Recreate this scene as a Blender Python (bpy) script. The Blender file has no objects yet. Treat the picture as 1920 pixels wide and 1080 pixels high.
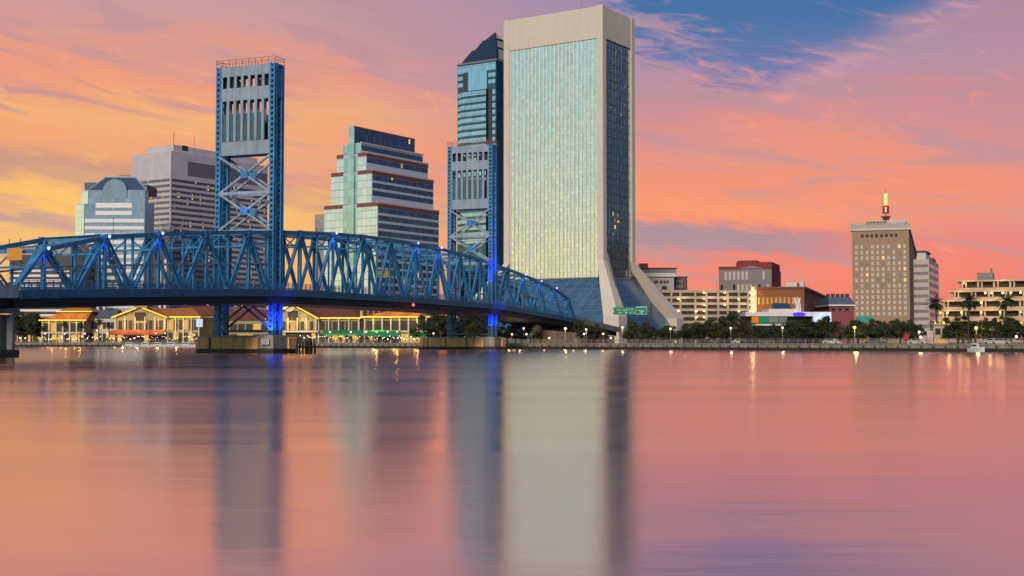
import bpy, math, random
from mathutils import Vector, Matrix
random.seed(11)
R = math.radians
S = bpy.context.scene
COL = S.collection

# ------------------------------------------------------------------ camera
F, H, TH = 2400.0, 2.3, math.atan(100 / 2400)
cd = bpy.data.cameras.new("camera"); cam = bpy.data.objects.new("camera", cd); COL.objects.link(cam)
cam.location = (0, 0, H); cam.rotation_euler = (math.pi / 2 + TH, 0, 0)
cd.sensor_width = 36; cd.lens = 36 * F / 1920; cd.clip_start = 0.5; cd.clip_end = 60000
S.camera = cam
S.view_settings.view_transform = 'Standard'; S.view_settings.look = 'None'
S.view_settings.exposure = 0.0; S.view_settings.gamma = 1
S.cycles.use_denoising = True
S.cycles.max_bounces = 8; S.cycles.sample_clamp_indirect = 6.0; S.cycles.caustics_reflective = False

SUN_AZ, SUN_EL = -168.0, 24.0     # degrees clockwise from +Y, degrees above the horizon


def lin(c):
    out = []
    for v in c[:3]:
        v = v / 255.0
        out.append(v / 12.92 if v <= 0.04045 else ((v + 0.055) / 1.055) ** 2.4)
    return (out[0], out[1], out[2], 1.0)


class NT:
    """small wrapper for wiring node trees"""
    def __init__(s, tree): s.t = tree; s.n = tree.nodes; s.l = tree.links
    def node(s, typ, **kw):
        nd = s.n.new(typ)
        for k, v in kw.items(): setattr(nd, k, v)
        return nd
    def put(s, sock, v):
        if hasattr(v, 'is_output'): s.l.new(v, sock)
        else: sock.default_value = v
    def m(s, op, a, b=None, c=None, clamp=False):
        nd = s.node('ShaderNodeMath', operation=op, use_clamp=clamp)
        for i, v in enumerate((a, b, c)):
            if v is not None: s.put(nd.inputs[i], v)
        return nd.outputs[0]
    def vm(s, op, a, b=None, scale=None):
        nd = s.node('ShaderNodeVectorMath', operation=op)
        s.put(nd.inputs[0], a)
        if b is not None: s.put(nd.inputs[1], b)
        if scale is not None: s.put(nd.inputs['Scale'], scale)
        return nd.outputs['Value'] if op in ('LENGTH', 'DOT_PRODUCT') else nd.outputs[0]
    def xyz(s, a, b, c):
        nd = s.node('ShaderNodeCombineXYZ')
        for i, v in enumerate((a, b, c)): s.put(nd.inputs[i], v)
        return nd.outputs[0]
    def sep(s, v):
        nd = s.node('ShaderNodeSeparateXYZ'); s.put(nd.inputs[0], v); return nd.outputs
    def ss(s, v, a, b):
        nd = s.node('ShaderNodeMapRange', interpolation_type='SMOOTHSTEP')
        s.put(nd.inputs[0], v); s.put(nd.inputs[1], a); s.put(nd.inputs[2], b)
        nd.inputs[3].default_value = 0; nd.inputs[4].default_value = 1
        return nd.outputs[0]
    def mr(s, v, a, b, c, d):
        nd = s.node('ShaderNodeMapRange')
        for i, q in enumerate((v, a, b, c, d)): s.put(nd.inputs[i], q)
        return nd.outputs[0]
    def mix(s, f, a, b, mode='MIX'):
        nd = s.node('ShaderNodeMix', data_type='RGBA', blend_type=mode)
        s.put(nd.inputs[0], f); s.put(nd.inputs[6], a); s.put(nd.inputs[7], b)
        return nd.outputs[2]
    def noise(s, vec, scale=1, detail=4, rough=0.5, dist=0.0, col=False):
        nd = s.node('ShaderNodeTexNoise')
        s.put(nd.inputs['Vector'], vec); s.put(nd.inputs['Scale'], scale)
        nd.inputs['Detail'].default_value = detail; nd.inputs['Roughness'].default_value = rough
        nd.inputs['Distortion'].default_value = dist
        return nd.outputs[1 if col else 0]
    def white(s, vec):
        nd = s.node('ShaderNodeTexWhiteNoise', noise_dimensions='3D'); s.put(nd.inputs['Vector'], vec)
        return nd.outputs
    def ramp(s, f, stops):
        nd = s.node('ShaderNodeValToRGB'); cr = nd.color_ramp
        while len(cr.elements) < len(stops): cr.elements.new(0.5)
        for e, (p, c) in zip(cr.elements, stops): e.position = p; e.color = lin(c)
        s.put(nd.inputs[0], f); return nd.outputs[0]


# ------------------------------------------------------------------ world: sunset sky
W = bpy.data.worlds.new("World"); S.world = W; W.use_nodes = True
t = NT(W.node_tree); t.n.clear()
D = t.node('ShaderNodeTexCoord').outputs['Generated']
dx, dy, dz = t.sep(D)[:3]
az = t.m('MULTIPLY', t.m('ARCTAN2', dx, dy), 180 / math.pi)
el = t.m('MULTIPLY', t.m('ARCSINE', dz), 180 / math.pi)
ela = t.m('ABSOLUTE', el)
q = t.xyz(t.m('MULTIPLY', az, 0.055), t.m('MULTIPLY', t.m('ADD', ela, t.m('MULTIPLY', az, 0.10)), 0.30), 0.0)
w1 = t.noise(q, 1.0, 4, 0.5, 0.6)
q2 = t.xyz(t.m('MULTIPLY', az, 0.12), t.m('MULTIPLY', t.m('ADD', ela, t.m('MULTIPLY', az, 0.16)), 0.9), 3.7)
w2 = t.noise(q2, 1.0, 6, 0.55, 1.0)
q3 = t.xyz(t.m('MULTIPLY', az, 0.35), t.m('MULTIPLY', t.m('ADD', ela, t.m('MULTIPLY', az, 0.22)), 1.5), 8.1)
w3 = t.noise(q3, 1.0, 6, 0.6, 1.4)
we = t.m('ADD', ela, t.m('MULTIPLY', t.m('SUBTRACT', w1, 0.5), 5.0))
we = t.m('ADD', we, t.m('MULTIPLY', t.m('SUBTRACT', w2, 0.5), 2.6))
f20 = t.m('DIVIDE', we, 20.0, clamp=True)
def rp(lst): return [(e / 20.0, c) for e, c in lst]
Lr = t.ramp(f20, rp([(0, (253, 172, 62)), (3, (255, 186, 70)), (5.6, (255, 190, 76)), (7.0, (226, 152, 98)), (8.0, (246, 158, 88)),
                     (9.7, (253, 174, 84)), (11.3, (247, 148, 96)), (13.2, (216, 146, 128)), (15.5, (204, 148, 146)), (20, (206, 118, 98))]))
Rr = t.ramp(f20, rp([(0, (230, 94, 86)), (2.2, (248, 112, 78)), (4.0, (234, 114, 96)), (6.0, (246, 134, 82)),
                     (8.2, (234, 132, 98)), (9.8, (206, 130, 130)), (12.0, (170, 130, 154)), (15.5, (148, 124, 164)), (20, (146, 76, 92))]))
sky = t.mix(t.ss(az, -15.0, 6.0), Lr, Rr)
# fine streaks of mauve-grey cloud and of brighter lit cloud
g = t.m('MULTIPLY', t.ss(w2, 0.49, 0.68), 0.66)
sky = t.mix(g, sky, lin((182, 134, 138)))
b = t.m('MULTIPLY', t.ss(w3, 0.55, 0.78), t.m('MULTIPLY', t.ss(t.m('SUBTRACT', 14.5, ela), 0.0, 4.0), 0.62))
sky = t.mix(b, sky, t.mix(t.ss(az, -15.0, 4.0), lin((255, 196, 104)), lin((255, 150, 104))))
# a far right rosier part
sky = t.mix(t.m('MULTIPLY', t.ss(az, 14.0, 24.0), 0.2), sky, lin((206, 108, 118)))
# the long slate band low on the right, its upper rim glowing orange
bd = t.m('ADD', t.m('SUBTRACT', ela, 4.55), t.m('MULTIPLY', t.m('SUBTRACT', az, 9.0), 0.085))
bd = t.m('ADD', bd, t.m('MULTIPLY', t.m('SUBTRACT', w3, 0.5), 1.3))
bm = t.m('MULTIPLY', t.ss(t.m('ABSOLUTE', bd), 0.85, 0.25), t.m('MULTIPLY', t.ss(az, 0.0, 6.0), t.ss(az, 18.0, 10.5)))
rim = t.m('MULTIPLY', t.ss(t.m('ABSOLUTE', t.m('SUBTRACT', bd, 1.25)), 0.85, 0.1), t.m('MULTIPLY', t.ss(az, 2.0, 8.0), t.ss(az, 20.0, 12.0)))
sky = t.mix(t.m('MULTIPLY', rim, 0.75), sky, lin((255, 142, 70)))
sky = t.mix(t.m('MULTIPLY', bm, 0.92), sky, lin((158, 124, 138)))
# thin tan bands low on the left
ld = t.m('ADD', t.m('SUBTRACT', ela, 7.1), t.m('MULTIPLY', t.m('ADD', az, 18.0), 0.10))
ld = t.m('ADD', ld, t.m('MULTIPLY', t.m('SUBTRACT', w3, 0.5), 1.6))
lm = t.m('MULTIPLY', t.ss(t.m('ABSOLUTE', ld), 0.9, 0.2), t.ss(az, -6.0, -11.0))
sky = t.mix(t.m('MULTIPLY', lm, 0.55), sky, lin((190, 138, 112)))
# open blue between the clouds, upper right
bx = t.m('SUBTRACT', az, 13.8); by = t.m('SUBTRACT', ela, 16.2)
wx = t.m('MULTIPLY', t.m('SUBTRACT', w3, 0.5), 2.2); wy = t.m('MULTIPLY', t.m('SUBTRACT', w2, 0.5), 1.2)
ed = t.m('ADD', t.m('ADD', t.m('POWER', t.m('DIVIDE', bx, 9.4), 2.0), t.m('POWER', t.m('DIVIDE', by, 5.3), 2.0)), t.m('ADD', wx, wy))
# cut the lower right side along a rising diagonal
dg = t.m('ADD', t.m('SUBTRACT', t.m('MULTIPLY', t.m('SUBTRACT', az, 14.2), 0.44), t.m('SUBTRACT', ela, 11.95)), t.m('MULTIPLY', wy, 0.8))
blue_m = t.m('MULTIPLY', t.ss(ed, 1.25, 0.45), t.m('MULTIPLY', t.ss(dg, 1.0, -1.5), t.ss(ela, 17.6, 15.2)))
blue = t.mix(t.ss(ela, 11.2, 14.6), lin((98, 108, 164)), lin((44, 100, 152)))
sky = t.mix(t.m('MULTIPLY', blue_m, 0.96), sky, blue)
pk = t.m('MULTIPLY', t.ss(t.m('ABSOLUTE', t.m('SUBTRACT', dg, 0.25)), 0.75, 0.1), t.m('MULTIPLY', t.ss(az, 10.0, 14.5), t.ss(w3, 0.36, 0.6)))
sky = t.mix(t.m('MULTIPLY', pk, 0.40), sky, lin((222, 158, 160)))
# thin veil of grey cloud over all of it
veil = t.m('ADD', 0.12, t.m('MULTIPLY', t.ss(w1, 0.40, 0.68), 0.16))
sky = t.mix(t.m('MULTIPLY', veil, t.ss(blue_m, 0.6, 0.1)), sky, lin((176, 142, 146)))
# the rest of the dome: bright pale west, dark blue east, teal south
f60 = t.m('DIVIDE', t.m('ADD', ela, t.m('MULTIPLY', t.m('SUBTRACT', w1, 0.5), 3.0)), 60.0, clamp=True)
West = t.ramp(f60, [(0, (255, 240, 170)), (3.5 / 60, (232, 228, 168)), (7 / 60, (200, 218, 190)), (12 / 60, (164, 206, 206)), (26 / 60, (140, 176, 200)), (1, (96, 124, 160))])
East = t.ramp(f60, [(0, (120, 84, 100)), (3 / 60, (60, 70, 92)), (9 / 60, (34, 62, 92)), (16 / 60, (24, 60, 100)), (1, (60, 92, 140))])
South = t.ramp(f60, [(0, (150, 150, 160)), (4 / 60, (110, 140, 156)), (10 / 60, (74, 124, 150)), (20 / 60, (64, 108, 150)), (1, (84, 112, 154))])
W1, W2m = t.ss(az, -27.0, -60.0), t.ss(az, -136.0, -158.0)
E1, E2m = t.ss(az, 24.5, 38.0), t.ss(az, 130.0, 155.0)
sky = t.mix(W1, sky, t.mix(0.0, West, West))
sky = t.mix(E1, sky, East)
sky = t.mix(W2m, sky, South); sky = t.mix(E2m, sky, South)
sky = t.mix(t.ss(ela, 34.0, 70.0), sky, lin((104, 112, 146)))
bg = t.node('ShaderNodeBackground'); t.put(bg.inputs[0], sky); bg.inputs[1].default_value = 1.0
ns = t.node('ShaderNodeTexSky', sky_type='NISHITA'); ns.sun_disc = False
ns.sun_elevation = R(SUN_EL); ns.sun_rotation = R(SUN_AZ % 360)
bg2 = t.node('ShaderNodeBackground'); t.l.new(ns.outputs[0], bg2.inputs[0]); bg2.inputs[1].default_value = 0.01
ad = t.node('ShaderNodeAddShader'); t.l.new(bg.outputs[0], ad.inputs[0]); t.l.new(bg2.outputs[0], ad.inputs[1])
wo = t.node('ShaderNodeOutputWorld'); t.l.new(ad.outputs[0], wo.inputs[0])

# ------------------------------------------------------------------ sun lamp, placed behind the camera as broad soft fill, not at the sunset
sd = bpy.data.lights.new("sun", 'SUN'); so = bpy.data.objects.new("sun", sd); COL.objects.link(so)
sd.energy = 2.5; sd.angle = R(14); sd.color = (1.0, 0.84, 0.66)
sv = Vector((math.sin(R(SUN_AZ)) * math.cos(R(SUN_EL)), math.cos(R(SUN_AZ)) * math.cos(R(SUN_EL)), math.sin(R(SUN_EL))))
so.rotation_euler = sv.to_track_quat('Z', 'Y').to_euler()


# ------------------------------------------------------------------ measuring: photograph to ground distances
CT, ST = math.cos(TH), math.sin(TH)
def X_at(px, Y, z=H): return (px - 960) / F * (Y * CT + (z - H) * ST)
def Z_at(py, Y):
    k = (540 - py) / F
    return H + Y * (k * CT + ST) / (CT - k * ST)
class Frame:
    """a ground frame: origin (X, Y), local x along the right-hand face, local y along the left-hand face"""
    def __init__(s, px, Y, deg, z=H):
        s.o = Vector((X_at(px, Y, z), Y)); s.rot = R(deg)
        s.d1 = Vector((math.cos(s.rot), math.sin(s.rot))); s.d2 = Vector((-s.d1.y, s.d1.x))
    def w(s, a, b): return s.o + s.d1 * a + s.d2 * b
    def along(s, d, px, z, off=(0, 0)):
        k = (px - 960) / F; p = s.w(*off)
        return (k * (p.y * CT + (z - H) * ST) - p.x) / (d.x - k * d.y * CT)
    def x(s, px, z=H, off=(0, 0)): return s.along(s.d1, px, z, off)
    def y(s, px, z=H, off=(0, 0)): return s.along(s.d2, px, z, off)
    def z(s, py, a=0, b=0): return Z_at(py, s.w(a, b).y)


# ------------------------------------------------------------------ mesh building
class MB:
    def __init__(s): s.v = []; s.f = []; s.mi = []; s.cur = 0
    def quad(s, a, b, c, d): s.poly([a, b, c, d])
    def poly(s, pts):
        n = len(s.v); s.v += [tuple(p) for p in pts]; s.f.append(list(range(n, n + len(pts)))); s.mi.append(s.cur); return s
    def box(s, x0, x1, y0, y1, z0, z1):
        n = len(s.v)
        s.v += [(x0, y0, z0), (x1, y0, z0), (x1, y1, z0), (x0, y1, z0), (x0, y0, z1), (x1, y0, z1), (x1, y1, z1), (x0, y1, z1)]
        for f in ((0, 3, 2, 1), (4, 5, 6, 7), (0, 1, 5, 4), (1, 2, 6, 5), (2, 3, 7, 6), (3, 0, 4, 7)):
            s.f.append([n + i for i in f]); s.mi.append(s.cur)
        return s
    def prism(s, pts, z0, z1):
        n = len(s.v); k = len(pts)
        s.v += [(p[0], p[1], z0) for p in pts] + [(p[0], p[1], z1) for p in pts]
        s.f.append([n + i for i in reversed(range(k))]); s.f.append([n + k + i for i in range(k)]); s.mi += [s.cur] * 2
        for i in range(k):
            j = (i + 1) % k; s.f.append([n + i, n + j, n + k + j, n + k + i]); s.mi.append(s.cur)
        return s
    def loft(s, A, B):
        n = len(s.v); k = len(A); s.v += [tuple(p) for p in A] + [tuple(p) for p in B]
        s.f.append([n + i for i in reversed(range(k))]); s.f.append([n + k + i for i in range(k)]); s.mi += [s.cur] * 2
        for i in range(k):
            j = (i + 1) % k; s.f.append([n + i, n + j, n + k + j, n + k + i]); s.mi.append(s.cur)
        return s
    def extr(s, pts, vec):
        vec = Vector(vec); return s.loft(pts, [Vector(p) + vec for p in pts])
    def bar(s, p, q, w, h, up=(0, 0, 1)):
        p, q = Vector(p), Vector(q); d = (q - p).normalized(); up = Vector(up)
        if abs(d.dot(up)) > 0.98: up = Vector((1, 0, 0))
        a = d.cross(up).normalized() * (w / 2); b_ = a.cross(d).normalized() * (h / 2)
        return s.loft([p - a - b_, p + a - b_, p + a + b_, p - a + b_], [q - a - b_, q + a - b_, q + a + b_, q - a + b_])
    def tube(s, pts, rad, k=8, cap=True):
        rings = []
        if not hasattr(rad, '__len__'): rad = [rad] * len(pts)
        pts = [Vector(p) for p in pts]
        for i, p in enumerate(pts):
            d = (pts[min(i + 1, len(pts) - 1)] - pts[max(i - 1, 0)]).normalized()
            up = Vector((0, 0, 1)) if abs(d.z) < 0.9 else Vector((1, 0, 0))
            a = d.cross(up).normalized(); b_ = a.cross(d).normalized()
            n = len(s.v)
            for j in range(k):
                th = 2 * math.pi * j / k; s.v.append(tuple(p + (a * math.cos(th) + b_ * math.sin(th)) * rad[i]))
            rings.append(n)
        for r0, r1 in zip(rings, rings[1:]):
            for j in range(k):
                s.f.append([r0 + j, r0 + (j + 1) % k, r1 + (j + 1) % k, r1 + j]); s.mi.append(s.cur)
        if cap:
            s.f.append([rings[0] + j for j in reversed(range(k))]); s.f.append([rings[-1] + j for j in range(k)]); s.mi += [s.cur] * 2
        return s
    def lathe(s, prof, c=(0, 0, 0), k=12):
        rings = []
        for r_, z in prof:
            rings.append(len(s.v))
            for j in range(k):
                th = 2 * math.pi * j / k; s.v.append((c[0] + r_ * math.cos(th), c[1] + r_ * math.sin(th), c[2] + z))
        for r0, r1 in zip(rings, rings[1:]):
            for j in range(k):
                s.f.append([r0 + j, r0 + (j + 1) % k, r1 + (j + 1) % k, r1 + j]); s.mi.append(s.cur)
        s.f.append([rings[0] + j for j in reversed(range(k))]); s.f.append([rings[-1] + j for j in range(k)]); s.mi += [s.cur] * 2
        return s
    def build(s, name, mats, parent=None, smooth=False):
        me = bpy.data.meshes.new(name); me.from_pydata(s.v, [], s.f)
        for m_ in (mats if isinstance(mats, (list, tuple)) else [mats]): me.materials.append(m_)
        me.polygons.foreach_set('material_index', s.mi)
        if smooth: me.polygons.foreach_set('use_smooth', [True] * len(s.f))
        me.update()
        o = bpy.data.objects.new(name, me); COL.objects.link(o)
        if parent is not None: o.parent = parent
        return o

def thing(name, label, cat, loc=(0, 0, 0), rz=0.0, group=None):
    o = bpy.data.objects.new(name, None); COL.objects.link(o); o.empty_display_size = 1
    o.location = loc; o.rotation_euler = (0, 0, rz)
    return tag(o, label, cat, group)
def tag(o, label, cat, group=None, kind=None):
    if label: o['label'] = label
    if cat: o['category'] = cat
    if group: o['group'] = group
    if kind: o['kind'] = kind
    return o
KIDS = {}
def kids(o): return [c for c in bpy.data.objects if c.parent == o]
def dup(src, loc=None, rz=None, label=None, group=None, scale=None, parent=None):
    """a copy of a thing with copies of its parts and their sub-parts"""
    if src.name not in KIDS:
        KIDS[src.name] = [(c, kids(c)) for c in kids(src)]
    c = src.copy(); COL.objects.link(c)
    if parent is not None: c.parent = parent
    if loc is not None: c.location = loc
    if rz is not None: c.rotation_euler = (0, 0, rz)
    if scale is not None: c.scale = scale if hasattr(scale, '__len__') else (scale,) * 3
    if label: c['label'] = label
    if group: c['group'] = group
    for ch, sub in KIDS[src.name]:
        d = ch.copy(); COL.objects.link(d); d.parent = c
        for g_ in sub:
            e = g_.copy(); COL.objects.link(e); e.parent = d
    return c


# ------------------------------------------------------------------ materials
def newmat(name):
    m_ = bpy.data.materials.new(name); m_.use_nodes = True; n_ = NT(m_.node_tree); n_.n.clear()
    out = n_.node('ShaderNodeOutputMaterial'); return m_, n_, out
def pm(name, col, rough=0.6, metal=0.0, var=0.18, scale=0.6, bump=0.0, spec=0.5, streak=0.0):
    """painted / stone / metal surface with uneven tone; streak adds rain-washed vertical wear"""
    m_, n_, out = newmat(name)
    p = n_.node('ShaderNodeBsdfPrincipled')
    oc = n_.node('ShaderNodeTexCoord').outputs['Object']
    c = lin(col) if max(col) > 1.5 else (col[0], col[1], col[2], 1)
    nz = n_.noise(oc, scale, 5, 0.6)
    fac = n_.mr(nz, 0.25, 0.75, 1 - var, 1 + var)
    if streak:
        sx_ = n_.vm('MULTIPLY', oc, (1.3, 1.3, 0.05)); nz2 = n_.noise(sx_, 1.0, 4, 0.6)
        fac = n_.m('MULTIPLY', fac, n_.mr(nz2, 0.3, 0.7, 1 - streak, 1 + streak * 0.4))
    colr = n_.vm('SCALE', c[:3], scale=fac)
    n_.put(p.inputs['Base Color'], colr)
    n_.put(p.inputs['Roughness'], n_.mr(nz, 0.2, 0.8, max(rough - 0.1, 0.02), min(rough + 0.1, 1)))
    p.inputs['Metallic'].default_value = metal; p.inputs['Specular IOR Level'].default_value = spec
    if bump:
        bn = n_.node('ShaderNodeBump'); bn.inputs['Strength'].default_value = bump; bn.inputs['Distance'].default_value = 0.05
        n_.put(bn.inputs['Height'], n_.noise(oc, scale * 8, 4, 0.6)); n_.l.new(bn.outputs[0], p.inputs['Normal'])
    n_.l.new(p.outputs[0], out.inputs[0]); return m_
def em(name, col, strength):
    m_, n_, out = newmat(name); e = n_.node('ShaderNodeEmission')
    e.inputs[0].default_value = lin(col); e.inputs[1].default_value = strength
    n_.l.new(e.outputs[0], out.inputs[0]); return m_
def facade(name, cw, ch, mu=0.1, mv=0.1, tint=(0.8, 0.86, 0.84), rough=0.06, metal=0.95, frame=(0.5, 0.5, 0.5), jit=0.012,
           lit=0.0, litc=(255, 225, 160), lite=1.6, tvar=0.12, u0=0.0, v0=0.0, wave=0.0, litz=None):
    """curtain wall: mirror glass panes, each very slightly out of plane, between mullions; some panes lit from inside"""
    m_, n_, out = newmat(name)
    oc = n_.node('ShaderNodeTexCoord').outputs['Object']
    x_, y_, z_ = n_.sep(oc)[:3]
    u = n_.m('DIVIDE', n_.m('ADD', n_.m('ADD', x_, y_), 500.0 + u0), cw); v = n_.m('DIVIDE', n_.m('ADD', z_, 50.0 + v0), ch)
    cell = n_.xyz(n_.m('FLOOR', u), n_.m('FLOOR', v), 0.5)
    mk = n_.m('MAXIMUM', n_.m('LESS_THAN', n_.m('FRACT', u), mu), n_.m('LESS_THAN', n_.m('FRACT', v), mv))
    wn = n_.white(cell); wn2 = n_.white(n_.vm('ADD', cell, (17.0, 5.0, 3.0)))
    nrm = n_.node('ShaderNodeNewGeometry').outputs['Normal']
    jv = n_.vm('SCALE', n_.vm('SUBTRACT', wn[1], (0.5, 0.5, 0.5)), scale=jit)
    if wave:
        wv = n_.noise(n_.vm('SCALE', oc, scale=0.12), 1.0, 3, 0.5, col=True)
        jv = n_.vm('ADD', jv, n_.vm('SCALE', n_.vm('SUBTRACT', wv, (0.5, 0.5, 0.5)), scale=wave))
    nn = n_.vm('NORMALIZE', n_.vm('ADD', nrm, jv))
    p = n_.node('ShaderNodeBsdfPrincipled'); p.inputs['Metallic'].default_value = metal
    n_.put(p.inputs['Base Color'], n_.vm('SCALE', tint, scale=n_.mr(wn2[0], 0, 1, 1 - tvar, 1.0)))
    n_.put(p.inputs['Roughness'], rough); n_.l.new(nn, p.inputs['Normal'])
    fp = n_.node('ShaderNodeBsdfPrincipled'); fp.inputs['Base Color'].default_value = (*frame, 1); fp.inputs['Roughness'].default_value = 0.45
    sh = p.outputs[0]
    if lit:
        e = n_.node('ShaderNodeEmission'); e.inputs[0].default_value = lin(litc)
        n_.put(e.inputs[1], n_.m('MULTIPLY', wn2[0], lite))
        lm_ = n_.m('LESS_THAN', wn[0], lit)
        if litz: lm_ = n_.m('MULTIPLY', lm_, n_.m('MULTIPLY', n_.m('GREATER_THAN', z_, litz[0]), n_.m('LESS_THAN', z_, litz[1])))
        mx = n_.node('ShaderNodeMixShader'); n_.put(mx.inputs[0], lm_)
        n_.l.new(sh, mx.inputs[1]); n_.l.new(e.outputs[0], mx.inputs[2]); sh = mx.outputs[0]
    mx = n_.node('ShaderNodeMixShader'); n_.put(mx.inputs[0], mk)
    n_.l.new(sh, mx.inputs[1]); n_.l.new(fp.outputs[0], mx.inputs[2]); n_.l.new(mx.outputs[0], out.inputs[0])
    return m_
# ------------------------------------------------------------------ water, land, river wall
GZ = 1.5                                            # quay level above the river
SHORE = [(-900, 800), (-400, 640), (-175, 552), (-110, 496), (-48, 442), (-1.6, 394), (42, 349), (71, 318), (108, 278), (190, 190), (320, 60)]
def shore_y(x):
    for (xa, ya), (xb, yb) in zip(SHORE, SHORE[1:]):
        if xa <= x <= xb: return ya + (yb - ya) * (x - xa) / (xb - xa)
def shore_at(px, inland=0.0):
    """point on the quay seen at this column, so far inland"""
    k = (px - 960) / F
    Y = 100.0
    while Y < 900:
        if Y >= shore_y(k * Y) if shore_y(k * Y) is not None else False: break
        Y += 0.25
    return Vector((k * Y, Y, GZ)) + Vector((k, 1, 0)).normalized() * inland

def water_mat():
    m_, n_, out = newmat("river water")
    oc = n_.node('ShaderNodeTexCoord').outputs['Object']
    a = n_.noise(n_.vm('MULTIPLY', oc, (0.028, 0.13, 1)), 1.0, 3, 0.5)             # broad smoothed swell
    b_ = n_.noise(n_.vm('MULTIPLY', oc, (0.5, 1.8, 1)), 1.0, 4, 0.55)             # wind ripples, blurred by time
    c_ = n_.noise(n_.vm('MULTIPLY', oc, (0.010, 0.075, 1)), 1.0, 4, 0.6)          # calmer and rougher lanes
    bn = n_.node('ShaderNodeBump'); bn.inputs['Strength'].default_value = 0.5; bn.inputs['Distance'].default_value = 0.10
    n_.put(bn.inputs['Height'], n_.m('ADD', n_.m('MULTIPLY', a, 0.9), n_.m('MULTIPLY', b_, 0.08)))
    gl = n_.node('ShaderNodeBsdfGlossy'); gl.distribution = 'GGX'
    gl.inputs['Color'].default_value = (0.92, 0.775, 0.74, 1)
    n_.put(gl.inputs['Roughness'], n_.mr(c_, 0.34, 0.66, 0.12, 0.19)); n_.l.new(n_.vm('NORMALIZE', n_.vm('ADD', bn.outputs[0], (0.0, -0.030, 0.0))), gl.inputs['Normal'])   # wind-driven facets lean south
    df = n_.node('ShaderNodeBsdfDiffuse'); df.inputs[0].default_value = (0.035, 0.045, 0.045, 1)
    mx = n_.node('ShaderNodeMixShader'); mx.inputs[0].default_value = 0.96
    n_.l.new(df.outputs[0], mx.inputs[1]); n_.l.new(gl.outputs[0], mx.inputs[2]); n_.l.new(mx.outputs[0], out.inputs[0])
    return m_
mb = MB(); mb.quad((-6000, -1500, 0), (6000, -1500, 0), (6000, 9000, 0), (-6000, 9000, 0))
tag(mb.build('river_water', water_mat()), None, None, kind='structure')

M_ground = pm("quay paving", (0.085, 0.08, 0.075), 0.85, var=0.3, scale=0.15)
M_wall = pm("river wall concrete", (0.30, 0.26, 0.22), 0.85, var=0.35, scale=0.35, streak=0.45)
M_wet = pm("wet dark timber", (0.022, 0.018, 0.016), 0.6, var=0.4, scale=0.8)
poly = [Vector((x, y)) for x, y in SHORE]
mb = MB()
for p, q_ in zip(poly, poly[1:]):
    mb.quad((p.x, p.y, GZ), (q_.x, q_.y, GZ), (q_.x + 4000, q_.y + 8000, GZ), (p.x - (800 if p.x < -50 else -1000), p.y + 8000, GZ))
mb = MB(); mb.poly([(x, y + 0.05, GZ) for x, y in SHORE] + [(6000, 60, GZ), (6000, 9000, GZ), (-6000, 9000, GZ), (-6000, 800, GZ)])
tag(mb.build('riverbank', M_ground), None, None, kind='structure')

sw = thing('river_wall', 'long concrete river wall with a dark wet foot along the far bank', 'river wall')
wl, cp, ft = MB(), MB(), MB()
for (xa, ya), (xb, yb) in zip(SHORE, SHORE[1:]):
    a, b_ = Vector((xa, ya, 0)), Vector((xb, yb, 0)); d = (b_ - a).normalized(); n_ = Vector((d.y, -d.x, 0))
    wl.loft([a + Vector((0, 0, 0.75)), b_ + Vector((0, 0, 0.75)), b_ + Vector((0, 0, GZ + 0.02)), a + Vector((0, 0, GZ + 0.02))],
            [a + n_ * 0.5 + Vector((0, 0, 0.75)), b_ + n_ * 0.5 + Vector((0, 0, 0.75)), b_ + n_ * 0.5 + Vector((0, 0, GZ + 0.02)), a + n_ * 0.5 + Vector((0, 0, GZ + 0.02))])
    z0, z1 = GZ + 0.02, GZ + 0.32
    cp.loft([a - n_ * 0.4 + Vector((0, 0, z0)), b_ - n_ * 0.4 + Vector((0, 0, z0)), b_ - n_ * 0.4 + Vector((0, 0, z1)), a - n_ * 0.4 + Vector((0, 0, z1))],
            [a + n_ * 0.65 + Vector((0, 0, z0)), b_ + n_ * 0.65 + Vector((0, 0, z0)), b_ + n_ * 0.65 + Vector((0, 0, z1)), a + n_ * 0.65 + Vector((0, 0, z1))])
    ft.loft([a + Vector((0, 0, -1)), b_ + Vector((0, 0, -1)), b_ + Vector((0, 0, 0.75)), a + Vector((0, 0, 0.75))],
            [a + n_ * 0.8 + Vector((0, 0, -1)), b_ + n_ * 0.8 + Vector((0, 0, -1)), b_ + n_ * 0.8 + Vector((0, 0, 0.75)), a + n_ * 0.8 + Vector((0, 0, 0.75))])
    L = (b_ - a).length; k = int(L / 3.0)
    for i in range(k):
        p = a + d * (i * 3.0 + 1) + n_ * 0.95; ft.tube([p + Vector((0, 0, -1)), p + Vector((0, 0, 1.25))], 0.16, 6)
wl.build('wall_face', M_wall, sw); cp.build('coping', M_wall, sw); ft.build('timber_foot', M_wet, sw)

M_rail = pm("railing steel", (0.24, 0.20, 0.19), 0.5, var=0.2)
rl = thing('quay_railing', 'thin metal railing along the top of the river wall', 'railing')
ps, hr = MB(), MB()
for (xa, ya), (xb, yb) in zip(SHORE[1:], SHORE[2:-1]):
    a, b_ = Vector((xa, ya, GZ + 0.32)), Vector((xb, yb, GZ + 0.32)); d = (b_ - a).normalized(); L = (b_ - a).length
    for i in range(int(L / 2.2)):
        p = a + d * i * 2.2; ps.bar(p, p + Vector((0, 0, 1.1)), 0.11, 0.11)
    for h in (0.35, 0.7, 1.1): hr.bar(a + Vector((0, 0, h)), b_ + Vector((0, 0, h)), 0.07, 0.07)
ps.build('railing_post', M_rail, rl)['kind'] = 'stuff'; hr.build('handrail', M_rail, rl)
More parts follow.
